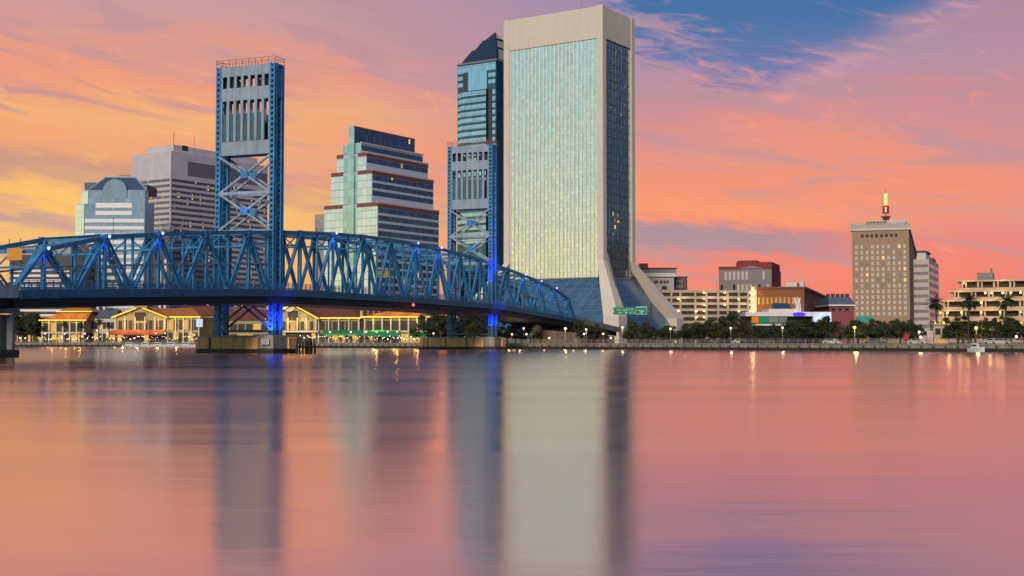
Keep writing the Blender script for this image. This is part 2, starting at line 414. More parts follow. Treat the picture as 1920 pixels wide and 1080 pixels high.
# ------------------------------------------------------------------ shared materials
M_conc = pm("warm tower concrete", (0.68, 0.60, 0.52), 0.8, var=0.06, scale=0.08, streak=0.10)
M_white = pm("pale stone panels", (0.62, 0.62, 0.60), 0.6, var=0.10, scale=0.2, streak=0.12)
M_grey = pm("grey violet precast", (0.58, 0.53, 0.60), 0.75, var=0.10, scale=0.15, streak=0.15)
M_dark = pm("dark roof", (0.05, 0.05, 0.06), 0.7)
M_brown = pm("red brown granite", (0.20, 0.065, 0.045), 0.4, var=0.15)
M_steelgrey = pm("roof plant grey", (0.20, 0.19, 0.20), 0.6)
M_dkglass = facade("dark band glass", 1.6, 60.0, 0.05, 0.0, (0.50, 0.60, 0.68), 0.07, 0.9, (0.03, 0.035, 0.05), 0.03, tvar=0.5, v0=0.3)
M_dkglass_lit = facade("dark band glass partly lit", 1.7, 3.6, 0.06, 0.0, (0.55, 0.58, 0.66), 0.07, 0.9, (0.03, 0.035, 0.05), 0.03, lit=0.06, lite=1.7, tvar=0.5)

def band(parent, name, face, a0, a1, z0, z1, mat, plane=0.0, th=0.08, depth=0.3, recess=False):
    """a horizontal strip on the right-hand face ('R', plane y) or left-hand face ('L', plane x)"""
    mb = MB()
    if face == 'R': mb.box(a0, a1, plane - th, plane + depth, z0, z1)
    else: mb.box(plane - th, plane + depth, a0, a1, z0, z1)
    return mb.build(name, mat, parent)

# ================================================================== the tall concrete-framed glass slab
def slab_tower():
    fr = Frame(1130, 600, 56.8, 150)
    W1 = fr.x(1190, 148); W2 = fr.y(944.5, 148); zt = fr.z(8)
    T = thing('office_tower', 'tallest tower, slab of pale green mirror glass in a beige concrete frame with flared feet', 'office tower',
              (fr.o.x, fr.o.y, GZ), fr.rot)
    zt -= GZ; c = 3.3; zc = zt - 15.6; zf = fr.z(487) - GZ; zs = fr.z(520) - GZ; b = 17.5
    mb = MB(); mb.box(0.35, W1 - 0.35, 0.35, W2 - 0.35, zc, zt - 0.5); mb.box(0.9, W1 - 0.9, 0.9, W2 - 0.9, zt - 0.5, zt - 0.2)
    for i in range(1, 6):
        y = W2 * i / 6
    mb.build('crown', M_conc, T)
    pl = MB(); pl.box(W1 * .3, W1 * .7, W2 * .30, W2 * .55, zt - 0.3, zt + 2.4); pl.box(W1 * .35, W1 * .6, W2 * .6, W2 * .7, zt - 0.3, zt + 1.6)
    pl.tube([(W1 * .3, W2 * .3, zt), (W1 * .3, W2 * .3, zt + 7)], 0.12); pl.build('roof_plant', M_steelgrey, T)
    for sx_, sy_, x0, y0 in ((-1, -1, 0, 0), (1, -1, W1, 0), (-1, 1, 0, W2), (1, 1, W1, W2)):
        mb = MB(); xi, yi = x0 - sx_ * c, y0 - sy_ * c
        mb.box(min(x0, xi), max(x0, xi), min(y0, yi), max(y0, yi), zf, zt)
        # the shaft splays outward on both sides below the flare line; an L of two leaning blades and a broad inner side
        top = [(x0, y0, zf), (xi, y0, zf), (xi, yi, zf), (x0, yi, zf)]
        dxx, dyy = sx_ * b, sy_ * b
        xj, yj = x0 - sx_ * (c + 4.6), y0 - sy_ * (c + 4.6)
        mid = [(p[0] + dxx, p[1] + dyy, 12.0) for p in ((x0, y0), (xj, y0), (xj, yj), (x0, yj))]
        bot = [(p[0] + dxx * 1.01, p[1] + dyy * 1.01, 0) for p in ((x0, y0), (xj, y0), (xj, yj), (x0, yj))]
        if sx_ * sy_ > 0: mb.loft(top, mid); mb.loft(mid, bot)
        else: mb.loft(mid, top); mb.loft(bot, mid)
        mb.build('corner_column', M_conc, T)
        mb = MB()
        if (sx_, sy_) == (-1, -1):   # dark joint and grey outer blade of the near foot
            mb.loft([(c + 0.2, 0.2, zf + 4), (c + 1.4, 0.2, zf + 4), (c + 1.4, 1.0, zf + 4), (c + 0.2, 1.0, zf + 4)],
                    [(c + 2.6 - b, -b - 0.2, 8), (c + 5.0 - b, -b - 0.2, 8), (c + 5.0 - b, 1.2 - b, 8), (c + 2.6 - b, 1.2 - b, 8)])
            mb.build('foot_blade', M_steelgrey, T)
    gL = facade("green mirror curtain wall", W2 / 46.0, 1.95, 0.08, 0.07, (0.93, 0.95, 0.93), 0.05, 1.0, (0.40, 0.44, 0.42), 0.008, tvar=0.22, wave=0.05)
    gR = facade("shade tinted curtain wall", 1.75, 3.9, 0.12, 0.08, (0.62, 0.74, 0.84), 0.06, 0.95, (0.04, 0.055, 0.08), 0.012, tvar=0.3, wave=0.02)  # darker copy of the curtain wall, shade of this side in its tint
    M_fin = pm("white aluminium fins", (0.92, 0.92, 0.86), 0.35, var=0.05)
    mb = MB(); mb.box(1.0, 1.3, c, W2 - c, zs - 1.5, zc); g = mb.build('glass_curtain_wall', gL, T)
    fn = MB(); n_ = 23
    for i in range(n_ + 1):
        y = c + 0.2 + (W2 - 2 * c - 0.4) * i / n_; fn.box(0.62, 1.02, y - 0.16, y + 0.16, zs - 1.5, zc)
    fn.build('window_fins', M_fin, g)
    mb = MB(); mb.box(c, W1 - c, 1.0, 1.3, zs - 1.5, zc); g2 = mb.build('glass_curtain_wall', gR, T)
    g2['label'] = 'glass face tinted dark slate for its shaded side'
    fn = MB()
    for i in range(1, 9):
        x = c + (W1 - 2 * c) * i / 9; fn.box(x - 0.13, x + 0.13, 0.66, 1.02, zs - 1.5, zc)
    fn.build('window_fins', pm("shade darkened fins", (0.03, 0.05, 0.08), 0.3), g2)  # same fins coloured dark to keep this side in shade
    # amber panes paint the roof sign's reflection, dim white ones are lit rooms
    sign_refl = em("amber sign reflection", (250, 206, 84), 1.0); litw = em("dim white lit pane", (170, 185, 200), 0.5); sign_refl_dim = em("dim sign reflection", (210, 150, 50), 0.6)
    for (px, py, m_, w_, h_) in ((1149, 397, sign_refl, 1.2, 1.6), (1157, 399, sign_refl_dim, 1.2, 1.5), (1151, 409, sign_refl_dim, 1.3, 1.5), (1158, 411, sign_refl, 1.1, 1.2),
                                 (1152, 421, sign_refl, 1.2, 1.8), (1149, 436, sign_refl_dim, .9, 1.1), (1144, 200, litw, 1.4, 0.6), (1150, 203, litw, 1.2, 0.6), (1163, 209, litw, 1.4, 0.6), (1172, 150, litw, .8, 0.6)):
        z_ = fr.z(py, 10) - GZ; x = fr.x(px, z_ + GZ, (0, 1.0)); mb = MB(); mb.box(x, x + w_, 0.90, 1.01, z_ - h_, z_)
        mb.build('glowing_pane', m_, g2)
    for x0, x1, y0, y1 in ((W1 - 1.3, W1 - 1.0, c, W2 - c), (c, W1 - c, W2 - 1.3, W2 - 1.0)):
        mb = MB(); mb.box(x0, x1, y0, y1, zs - 1.5, zc); mb.build('glass_curtain_wall', gR, T)
    # sloping glass skirts between the feet
    sk = facade("sloping blue glass skirt", 1.9, 2.6, 0.13, 0.10, (0.20, 0.36, 0.50), 0.16, 0.8, (0.10, 0.16, 0.22), 0.02, tvar=0.35)
    for q_ in ([(0.6, c - 0.1, zs), (0.6, W2 - c + 0.1, zs), (-b + 1.2, W2 - c + b, 5.0), (-b + 1.2, c - b, 5.0)],
               [(W1 - c + .1, 0.6, zs), (c - .1, 0.6, zs), (c - b, -b + 1.2, 5.0), (W1 - c + b, -b + 1.2, 5.0)]):
        v = [Vector(p) for p in q_]; n_ = (v[1] - v[0]).cross(v[3] - v[0]).normalized() * -0.4
        mb = MB(); mb.loft(v, [p + n_ for p in v]); mb.build('glass_skirt', sk, T)
    mb = MB(); mb.box(-b + 1.5, W1 + b - 1.5, -b + 1.5, W2 + b - 1.5, -0.5, 5.0); mb.build('plinth', M_steelgrey, T)
    mb = MB(); mb.box(0.2, 1.2, c, W2 - c, zs - 0.3, zs + 0.4); mb.box(c, W1 - c, 0.2, 1.2, zs - 0.3, zs + 0.4); mb.build('base_ledge', M_steelgrey, T)
slab_tower()

# ================================================================== banded tower with the stepped pyramid roof
def pyramid_tower():
    fr = Frame(930.5, 770, 56.8, 190)
    W2 = fr.y(858, 170); W1 = W2 * 1.4; zt = fr.z(113) - GZ
    T = thing('office_tower', 'banded blue glass tower with a stepped dark pyramid roof, half behind the slab tower', 'office tower', (fr.o.x, fr.o.y, GZ), fr.rot)
    gl = facade("teal strip glass", 1.5, 4.3, 0.10, 0.06, (0.56, 0.74, 0.92), 0.08, 0.95, (0.14, 0.20, 0.28), 0.02, tvar=0.25, lit=0.012, lite=1.2)
    dk = facade("navy strip glass", 1.5, 4.3, 0.06, 0.0, (0.10, 0.17, 0.24), 0.10, 0.9, (0.03, 0.05, 0.07), 0.02, tvar=0.4)
    rf = pm("dark slate blue roof metal", (0.020, 0.055, 0.10), 0.35, metal=0.4, var=0.12)
    mb = MB(); mb.box(0, W1, 0, W2, 0, zt); mb.build('shaft', dk, T)
    fl = 4.12; ztop = fr.z(128) - GZ; zb = 0
    a0, a1 = W2 * 0.22, W2 * 0.88                       # projecting bay on the left face
    zbay = fr.z(165) - GZ
    mb = MB(); mb.box(-1.6, 0.2, a0, a1, 0, zbay); mb.build('front_bay', dk, T)
    z = zbay - 3.2; k = 0
    while z > 60:
        band(T, 'window_band', 'L', a0 + .1, a1 - .1, z, z + 2.55, gl, -1.6, 0.12)
        band(T, 'window_band', 'L', 0.6, W2 * 0.10, z, z + 2.4, gl, 0, 0.12)
        band(T, 'window_band', 'L', a1 + 0.6, W2 - .3, z, z + 2.4, gl, 0, 0.12)
        if k % 2 == 0: band(T, 'window_band', 'R', 0.5, W1 - 0.5, z + .3, z + 2.6, dk, 0, 0.12)
        z -= fl; k += 1
    mb = MB(); mb.box(-0.35, 0.2, W2 * 0.12, W2 * 0.19, 0, zbay); mb.build('recess_shade_strip', M_dark, T)  # dark strip proud of the wall, coloured as the shade of a recess
    # the big square opening near the top
    zo0, zo1 = fr.z(164) - GZ, fr.z(128) - GZ
    big = facade("large teal panes", 2.0, 30.0, 0.10, 0.0, (0.48, 0.66, 0.86), 0.08, 0.95, (0.2, 0.3, 0.34), 0.02)
    band(T, 'large_window', 'L', a0 + .5, W2 * 0.72, zo0, zo1, big, 0, 0.2)
    band(T, 'opening_shade', 'L', W2 * 0.72, W2 * 0.84, zo0, zo1, M_dark, 0, 0.22)
    for k in range(2):
        z = zo0 + 3 + k * fl
        band(T, 'window_band', 'L', 0.6, a0 - .6, z, z + 2.3, gl, 0, 0.12); band(T, 'window_band', 'L', W2 * .86, W2 - .3, z, z + 2.3, gl, 0, 0.12)
    band(T, 'window_band', 'L', 0.3, W2 - .3, zt - 5.4, zt - 0.8, gl, 0, 0.12)
    mb = MB(); mb.box(-0.5, W1 + .5, -0.5, W2 + .5, zt, zt + 1.0); mb.build('cornice', pm("violet grey stone", (0.22, 0.20, 0.25), 0.6), T)
    # stepped pyramid
    cx, cy = W1 / 2, W2 / 2; r0 = Vector((W1 / 2, W2 / 2)) * 0.93; apex = fr.z(61, cx, cy) - GZ - zt
    lv = [(0.0, 1.0), (0.42, 0.66), (0.42, 0.60), (0.74, 0.345), (0.74, 0.30), (1.0, 0.0)]
    gold = pm("pale lit end pane", (0.62, 0.58, 0.34), 0.25, metal=0.5)  # pale yellow stands for light caught by the roof's right side
    for (h0, s0), (h1, s1) in (lv[0:2], lv[2:4], lv[4:6]):
        def ring(s, h): return [(cx + sx_ * r0.x * s, cy + sy_ * r0.y * s, zt + 1 + (apex - 1) * h) for sx_, sy_ in ((-1, -1), (1, -1), (1, 1), (-1, 1))]
        mb = MB(); mb.loft(ring(s0, h0), ring(max(s1, 0.012), h1)); mb.build('roof_tier', rf, T)
        v0, v1 = ring(s0 * 0.86, h0 + 0.04), ring(s1 * 0.86 + 0.005, h1 - 0.04)
        mb = MB(); mb.quad(*[Vector(p) + Vector((0, -r0.y * 0.145 * s0 - 0.05, 0)) for p in (v0[0], v0[1], v1[1], v1[0])]); mb.build('roof_end_glazing', gold, T)
pyramid_tower()

# ================================================================== stepped granite and glass ziggurat
def stepped_tower():
    fr = Frame(708.5, 645, 56.8, 40)
    W1 = fr.x(823, 40); T = thing('office_tower', 'stepped glass tower with brown granite parapets, narrowing towards its flat top', 'office tower', (fr.o.x, fr.o.y, GZ), fr.rot)
    pale = facade("pale end wall panes", 3.0, 3.9, 0.05, 0.10, (0.80, 0.88, 0.96), 0.12, 0.75, (0.50, 0.42, 0.40), 0.02, tvar=0.15)
    teal = facade("teal end strip", 2.0, 3.9, 0.06, 0.05, (0.55, 0.72, 0.74), 0.08, 0.9, (0.3, 0.42, 0.45), 0.02, tvar=0.25)
    navy = facade("navy ribbon glass", 1.5, 3.95, 0.05, 0.0, (0.36, 0.42, 0.56), 0.08, 0.92, (0.05, 0.05, 0.09), 0.03, tvar=0.5, lit=0.012, lite=1.5)
    spn = pm("mauve grey spandrel", (0.52, 0.55, 0.70), 0.5, var=0.08)
    lt = pm("light parapet", (0.56, 0.50, 0.50), 0.5, var=0.08)
    # (corner px of the right face at its foot, left end px, top y at corner, cap)
    tiers = [(708.5, 608.5, 379, 'brown', 0), (698, 621.5, 318, 'brown', 0), (687.5, 632, 285.5, 'brown', 0), (677.5, 643, 267, 'pale', 0), (664.5, 656.5, 237, 'navy', 0)]
    zprev = 0.0
    for i, (pc, pl_, py, cap, _) in enumerate(tiers):
        z1 = Z_at(py, 645) - GZ
        y0 = fr.y(pc, z1); y1 = fr.y(pl_, z1)
        z1 = fr.z(py, 0, y0) - GZ
        x1 = W1 if i < 4 else W1 * 0.98; x0 = 0.0
        mb = MB(); mb.box(x0 + 0.05, x1, y0, y1, zprev, z1 - 0.05); t_ = mb.build('tier', spn if i < 4 else navy, T)
        # end wall
        if i < 4:
            cen = (y0 + y1) / 2 + 0.6; hw = 4.6
            for (p0, p1, m_) in ((y0 + .1, cen - hw, pale), (cen - hw, cen + hw, teal), (cen + hw, y1 - .1, pale)):
                if p1 - p0 > 0.3: band(t_, 'end_wall', 'L', p0, p1, zprev + .1, z1 - (2.0 if cap == 'brown' else .4), m_ if i < 3 else teal, 0.0, 0.25)
            if cap == 'brown':
                for p0, p1 in ((y0, cen - hw - 0.4), (cen + hw + .4, y1)):
                    if p1 > p0: band(t_, 'parapet', 'L', p0, p1, z1 - 2.0, z1, M_brown, 0.0, 0.35)
            # ribbon windows on the long face
            ztop = z1 - (2.6 if cap == 'brown' else 1.3); fl = 3.95
            z = ztop - 2.5
            while z > zprev + 0.2:
                band(t_, 'window_band', 'R', 0.25, x1 - 0.25, z, z + 2.5, navy, y0, 0.10); z -= fl
            mb = MB(); mb.box(-0.3, x1 + .3, y0 - 0.4, y0 + 0.6, z1 - 0.5, z1 + 0.3); mb.build('coping', lt, t_)
            if cap == 'brown': band(t_, 'parapet', 'R', 0.0, x1, z1 - 2.2, z1 - 0.5, M_brown, y0, 0.25)
        else:
            band(t_, 'end_wall', 'L', y0, y1, zprev + .1, z1, teal, 0.0, 0.25)
            mb = MB(); mb.box(0, x1, y0 - 0.15, y0 + .5, z1 - 0.6, z1 + 0.3); mb.build('coping', M_brown, t_)
        zprev = z1 - 0.05
    # central glass spine of the end wall
    ys = (fr.y(664.5, 80) + fr.y(656.5, 80)) / 2 + 0.4
    mb = MB(); mb.box(-0.9, 0.1, ys - 2.2, ys + 1.4, 0, zprev); mb.build('glass_spine', teal, T)
    # lower wing on the left
    yl0, yl1 = fr.y(608.5, 40) + 0.1, fr.y(586, 40); zw = fr.z(402, 0, yl1) - GZ
    mb = MB(); mb.box(1.5, W1 * 0.6, yl0, yl1, 0, zw); w_ = mb.build('side_wing', pm("dusky pink stone", (0.40, 0.28, 0.26), 0.6), T)
    for k in range(5): band(w_, 'window_band', 'L', yl0 + .3, yl1 - .3, zw - 4.6 - k * 4, zw - 3 - k * 4, navy, 1.5, 0.1)
    return
stepped_tower()

# ================================================================== broad grey tower with lit windows
def grey_tower():
    fr = Frame(320, 800, 56.8, 100)
    W1 = fr.x(502, 100); W2 = fr.y(247.5, 100); zt = fr.z(283) - GZ
    T = thing('office_tower', 'broad grey precast tower with rows of small lit windows and a rooftop plant block', 'office tower', (fr.o.x, fr.o.y, GZ), fr.rot)
    mb = MB(); mb.box(0, W1, 0, W2, 0, zt); mb.build('tower_block', M_grey, T)
    gw = facade("small office windows", 1.35, 3.53, 0.28, 0.0, (0.22, 0.22, 0.28), 0.12, 0.7, (0.16, 0.14, 0.17), 0.03, lit=0.08, litc=(255, 226, 178), lite=0.75, tvar=0.5)
    band(T, 'louvre_panel', 'R', W1 * 0.16, W1 - 1, zt - 14, zt - 5.0, pm("dark violet louvres", (0.17, 0.15, 0.21), 0.6), 0, 0.15)
    z = zt - 19.0
    while z > 4:
        band(T, 'window_band', 'R', 0.8, W1 - 0.8, z, z + 1.7, gw, 0, 0.1)
        band(T, 'window_band', 'L', 0.8, W2 - 0.8, z, z + 1.7, gw, 0, 0.1)
        z -= 3.53
    for i in range(4): # vertical ribs on the corner
        pass
    mb = MB(); xa = fr.x(333, 105); mb.box(xa, W1 * 0.93, 4, W2 * 0.8, zt, fr.z(271, xa, 4) - GZ); pb = mb.build('plant_block', M_grey, T)
    band(pb, 'vent_grille', 'R', xa + 7, xa + 12, zt + 2.2, zt + 5.6, M_dark, 4, 0.1)
    mb = MB(); mb.tube([(xa + 1, 5, zt), (xa + 1, 5, zt + 13)], 0.22); mb.tube([(xa + 22, 9, zt), (xa + 22, 9, zt + 15)], 0.10); mb.build('roof_mast', M_steelgrey, T)
grey_tower()

# ================================================================== arched-top blue glass tower
def arched_tower():
    Y = 720; fr = Frame(157, Y, 0, 40)
    x1 = fr.x(270, 40); ch = 5.2
    T = thing('office_tower', 'blue glass tower with white bands, chamfered corners and a hipped roof holding an arched window', 'office tower', (fr.o.x, Y, GZ), 0)
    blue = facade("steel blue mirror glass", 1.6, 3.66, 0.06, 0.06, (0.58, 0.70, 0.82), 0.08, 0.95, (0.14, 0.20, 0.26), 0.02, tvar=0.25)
    yel = facade("brightened west side glass", 1.6, 3.66, 0.04, 0.05, (0.96, 0.97, 1.0), 0.10, 1.0, (0.6, 0.6, 0.45), 0.01)  # brighter copy of the tower glass, imitating the western glow on this corner
    sp = pm("white spandrel stone", (0.78, 0.78, 0.80), 0.55, var=0.08)
    roofm = pm("blue slate roof", (0.045, 0.085, 0.17), 0.5)
    zm = Z_at(382, Y) - GZ; zu = Z_at(356, Y) - GZ; zr = Z_at(328, Y) - GZ; D_ = 46
    # chamfered body: left cut runs back to the left, right cut to the right
    xl = fr.along(Vector((1, 0)), 140.5, 40, (0, 5.5)); xr = x1 + 4.2
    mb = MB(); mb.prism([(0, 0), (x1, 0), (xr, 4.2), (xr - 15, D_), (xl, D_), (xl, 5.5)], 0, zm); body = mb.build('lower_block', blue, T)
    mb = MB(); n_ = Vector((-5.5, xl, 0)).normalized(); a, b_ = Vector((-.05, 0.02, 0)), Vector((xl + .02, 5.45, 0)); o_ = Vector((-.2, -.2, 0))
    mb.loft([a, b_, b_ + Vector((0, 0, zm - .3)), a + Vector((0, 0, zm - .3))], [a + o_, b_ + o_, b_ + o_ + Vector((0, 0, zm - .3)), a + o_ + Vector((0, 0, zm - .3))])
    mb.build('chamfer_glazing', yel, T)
    ux0, ux1 = fr.x(165, 75), fr.x(271, 75); uxl, uxr = fr.along(Vector((1, 0)), 153.5, 75, (0, 5)), fr.along(Vector((1, 0)), 278, 75, (0, 5))
    mb = MB(); mb.prism([(ux0, 0.6), (ux1, 0.6), (uxr, 5), (uxr - 14, D_ - 4), (uxl, D_ - 4), (uxl, 5)], zm, zu); mb.build('upper_block', blue, T)
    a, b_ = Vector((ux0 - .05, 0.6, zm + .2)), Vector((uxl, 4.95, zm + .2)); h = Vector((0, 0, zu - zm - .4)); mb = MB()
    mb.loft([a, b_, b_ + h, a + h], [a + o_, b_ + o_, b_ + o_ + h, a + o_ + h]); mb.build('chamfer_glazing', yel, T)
    rx0, rx1 = fr.x(190, 85), fr.x(244, 85)
    mb = MB(); mb.loft([(ux0, 0.7, zu), (ux1 + 1, 0.7, zu), (ux1 - 9, D_ - 6, zu), (ux0, D_ - 6, zu)], [(rx0, 9, zr), (rx1, 9, zr), (rx1 - 4, D_ - 14, zr), (rx0, D_ - 14, zr)]); rf = mb.build('hipped_roof', roofm, T)
    # roof edges
    eg = MB()
    for p, q_ in (((ux0, 0.6, zu), (rx0, 9, zr)), ((ux1 + 1, .6, zu), (rx1, 9, zr)), ((rx0, 9, zr), (rx1, 9, zr))): eg.bar(p, q_, 0.7, 0.7)
    eg.build('roof_edge', pm("pale metal edge", (0.40, 0.40, 0.46), 0.4), T)
    # arched dormer window
    cx = fr.x(215, 75); rr = fr.x(237, 75) - cx; za = Z_at(336, Y) - GZ - rr; zb_ = Z_at(371, Y) - GZ
    pts = [(cx - rr, -0.4, zb_), (cx + rr, -0.4, zb_)] + [(cx + rr * math.cos(math.pi * i / 20), -0.4, za + rr * math.sin(math.pi * i / 20)) for i in range(21)]
    mb = MB(); mb.extr(pts, (0, 9, 0)); mb.build('arched_window', facade("arch glass", 2.0, 40, 0.07, 0, (0.50, 0.60, 0.68), 0.10, .9, (0.1, .15, .2), 0.02), T)
    # roof wings at both sides, behind
    for p0, p1, py in ((158, 178, 342), (260, 276, 346)):
        a_, b2 = fr.along(Vector((1, 0)), p0, 80, (0, 14)), fr.along(Vector((1, 0)), p1, 80, (0, 14)); mb = MB()
        mb.box(a_, b2, 14, 34, zu - .2, Z_at(py, Y + 14) - GZ); mb.build('roof_wing', roofm, T)
    mb = MB(); mb.box(rx0 + 6, rx1 - 5, 14, 24, zr, zr + 1.6)
    for i in range(5): mb.tube([(rx0 + 6 + i * 1.3, 12, zr), (rx0 + 6 + i * 1.3, 12, zr + 2.4)], 0.1)
    mb.build('roof_plant', M_steelgrey, T)
    # white bands
    for py0, py1 in ((380.5, 389.5), (395.5, 403)):
        a_, b2 = fr.x(179, 60), fr.x(247, 60); band(T, 'spandrel', 'R', a_, b2, Z_at(py1, Y) - GZ, Z_at(py0, Y) - GZ, sp, 0, 0.25)
    py = 410.5
    while py < 600:
        band(T, 'spandrel', 'R', 0.3, x1 - 0.3, Z_at(py + 6.5, Y) - GZ, Z_at(py, Y) - GZ, sp, 0, 0.25); py += 13.4
arched_tower()

# ================================================================== low striped office block with the curved roof, far left
def striped_block():
    Y = 680; fr = Frame(17, Y, 0, 30); x1 = fr.x(131, 30)
    T = thing('office_block', 'low dark office block with white ribbon stripes and two rounded roof vaults', 'office block', (fr.o.x, Y, GZ), 0)
    zt = Z_at(461, Y) - GZ
    mb = MB(); mb.box(0, x1, 0, 40, 0, zt); mb.build('block', pm("plum dark glass wall", (0.055, 0.035, 0.045), 0.3), T)
    wb = pm("white ribbon stripe", (0.80, 0.75, 0.73), 0.6)
    py = 505.5
    while py < 590:
        band(T, 'ribbon_stripe', 'R', 0.3, x1 - .3, Z_at(py + 4.3, Y) - GZ, Z_at(py, Y) - GZ, wb, 0, 0.3); py += 9.3
    mb = MB(); mb.box(-0.3, x1 + .3, -0.5, 40, zt - 5, zt); mb.build('top_fascia', pm("mauve fascia", (0.36, 0.28, 0.30), 0.6), T)
    rv = pm("pinkish roof vault", (0.40, 0.27, 0.27), 0.5)
    for p0, p1, py in ((62, 102, 446), (95, 132, 444)):
        a_, b2 = fr.x(p0, 45), fr.x(p1, 45); cx = (a_ + b2) / 2; r_ = (b2 - a_) / 2; h = Z_at(py, Y) - GZ - zt
        pts = [(cx + r_ * math.cos(math.pi * i / 14), 1.0, zt + h * math.sin(math.pi * i / 14)) for i in range(15)]
        mb = MB(); mb.extr(list(reversed(pts)), (0, 30, 0)); mb.build('roof_vault', rv, T)
striped_block()
# ================================================================== the blue lift bridge
M_blue = pm("blue bridge paint", (0.042, 0.235, 0.50), 0.42, var=0.32, scale=0.45, streak=0.40, spec=0.5)
M_blue2 = pm("pale weathered blue paint", (0.29, 0.37, 0.48), 0.5, var=0.14, scale=0.35, streak=0.30)
M_navy = pm("dark blue girder paint", (0.020, 0.125, 0.27), 0.5, var=0.3, streak=0.4)
M_teal = pm("teal louvre paint", (0.045, 0.13, 0.18), 0.5, var=0.15, scale=0.6, streak=0.3)
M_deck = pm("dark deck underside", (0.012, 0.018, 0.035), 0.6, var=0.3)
M_asph = pm("bridge roadway asphalt", (0.05, 0.05, 0.052), 0.85)
M_pier = pm("pier concrete", (0.36, 0.33, 0.30), 0.8, var=0.25, scale=0.4, streak=0.4)
M_fend = pm("weathered yellow fender timber", (0.90, 0.52, 0.22), 0.8, var=0.3, scale=0.7, streak=0.4)  # timber yellow, raised to carry the warm lamplight on the planks
BU = Vector((.368, .930)).normalized(); BA = math.atan2(BU.y, BU.x); BV = Vector((-BU.y, BU.x))
P1 = Vector((X_at(528, 256, 30), 256)) - BU * 2.0
BW, SPAN, FL = 12.6, 113.0, 72.0
BR = thing('lift_bridge', 'long blue steel truss lift bridge with two tall towers crossing the river', 'bridge', (P1.x, P1.y, 0), BA)

def zdeck(s):          # level of the bottom chord along the bridge
    if s < 0: k = min(-s / FL, 1.6); return 12.1 - 2.4 * k - 0.35 * k * k
    if s > SPAN: k = min((s - SPAN) / FL, 1.6); return 12.1 - 2.7 * k - 0.6 * k * k
    return 12.1 + 0.25 * math.sin(math.pi * s / SPAN)
def ztop(s):
    if s < 0: return 23.9 + s * 0.068 - (s * 0.0088) ** 2 * 6.2 - max(-s - 50, 0) * .08
    if s > SPAN: q_ = s - SPAN; return 23.9 - q_ * 0.068 - (q_ * 0.0088) ** 2 * 6.2 - max(q_ - 50, 0) * .08
    return 23.9 + 2.3 * math.sin(math.pi * s / SPAN) ** 0.8

def laced(mb, p, q_, w, h):
    """a built-up member: two flange plates joined by batten lacing"""
    p, q_ = Vector(p), Vector(q_); d = (q_ - p).normalized()
    up = Vector((0, 1, 0)); side = d.cross(up).normalized()
    for s_ in (-1, 1): mb.bar(p + side * s_ * w / 2, q_ + side * s_ * w / 2, 0.14, h, up=(0, 1, 0))
    L = (q_ - p).length; n_ = max(int(L / 1.1), 2)
    for i in range(n_):
        c = p.lerp(q_, (i + 0.5) / n_); z = (i % 2) * 2 - 1
        mb.bar(c - side * w / 2 - d * 0.4 * z, c + side * w / 2 + d * 0.4 * z, 0.16, 0.05, up=(0, 1, 0))

def truss(name_part, s0, s1, y, n_):
    g_ = bpy.data.objects.new('truss', None); COL.objects.link(g_); g_.parent = BR
    dl = (s1 - s0) / n_; lo = s0 < 0; hi = s1 > SPAN + 1
    B = [(s0 + dl * i, y, zdeck(s0 + dl * i)) for i in range(n_ + 1)]
    Tn = [(s0 + dl * (i + .5), y, ztop(s0 + dl * (i + .5))) for i in range(n_)]
    ends = []
    if not lo: ends.append(0)
    if not hi: ends.append(1)
    chord = list(Tn)
    if not lo: chord = [(s0, y, ztop(s0))] + chord
    if not hi: chord = chord + [(s1, y, ztop(s1))]
    mb = MB()
    for a, b_ in zip(chord, chord[1:]): mb.bar(a, b_, 0.62, 0.72, up=(0, 0, 1))
    for a in chord: mb.box(a[0] - .75, a[0] + .75, y - .34, y + .34, a[2] - .95, a[2] + .42)
    mb.build('top_chord', M_blue, g_)
    mb = MB()
    for a, b_ in zip(B, B[1:]): mb.bar(a, b_, 0.6, 0.7)
    for a in B: mb.box(a[0] - .8, a[0] + .8, y - .33, y + .33, a[2] - .4, a[2] + .9)
    mb.build('bottom_chord', M_blue, g_)
    for i in range(n_):
        for p, q_ in ((B[i], Tn[i]), (Tn[i], B[i + 1])):
            mb = MB(); end = (lo and i == 0 and p is B[0]) or (hi and i == n_ - 1 and q_ is B[-1])
            if end: mb.bar(p, q_, 0.62, 0.85, up=(0, 1, 0)); mb.build('end_post', M_blue, g_)
            elif (p is Tn[i]) == (i < n_ / 2): laced(mb, p, q_, 0.72, 0.5); mb.build('diagonal', M_blue, g_)
            else: mb.bar(p, q_, 0.5, 0.62, up=(0, 1, 0)); mb.build('diagonal', M_blue, g_)
        mb = MB(); s_ = Tn[i][0]; laced(mb, (s_, y, zdeck(s_)), Tn[i], 0.5, 0.4); mb.build('vertical', M_blue, g_)
        if 0 < i:
            mb = MB(); s_ = B[i][0]; mb.bar(B[i], (s_, y, ztop(s_)), 0.3, 0.34, up=(0, 1, 0)); mb.build('hanger', M_blue, g_)
    for e in ends:
        s_ = s1 if e else s0; mb = MB(); laced(mb, (s_, y, zdeck(s_)), (s_, y, ztop(s_)), 0.7, 0.5); mb.build('vertical', M_blue, g_)
    # mid-height strut
    if lo or hi:
        mb = MB(); a = s0 + dl * .5 if lo else s0; b_ = s1 - dl * .5 if hi else s1; n2 = 8
        pts = [(a + (b_ - a) * i / n2, y + .02, (zdeck(a + (b_ - a) * i / n2) * .52 + ztop(a + (b_ - a) * i / n2) * .48)) for i in range(n2 + 1)]
        for p, q_ in zip(pts, pts[1:]): mb.bar(p, q_, 0.26, 0.3)
        mb.build('mid_strut', M_blue2, g_)
    return g_

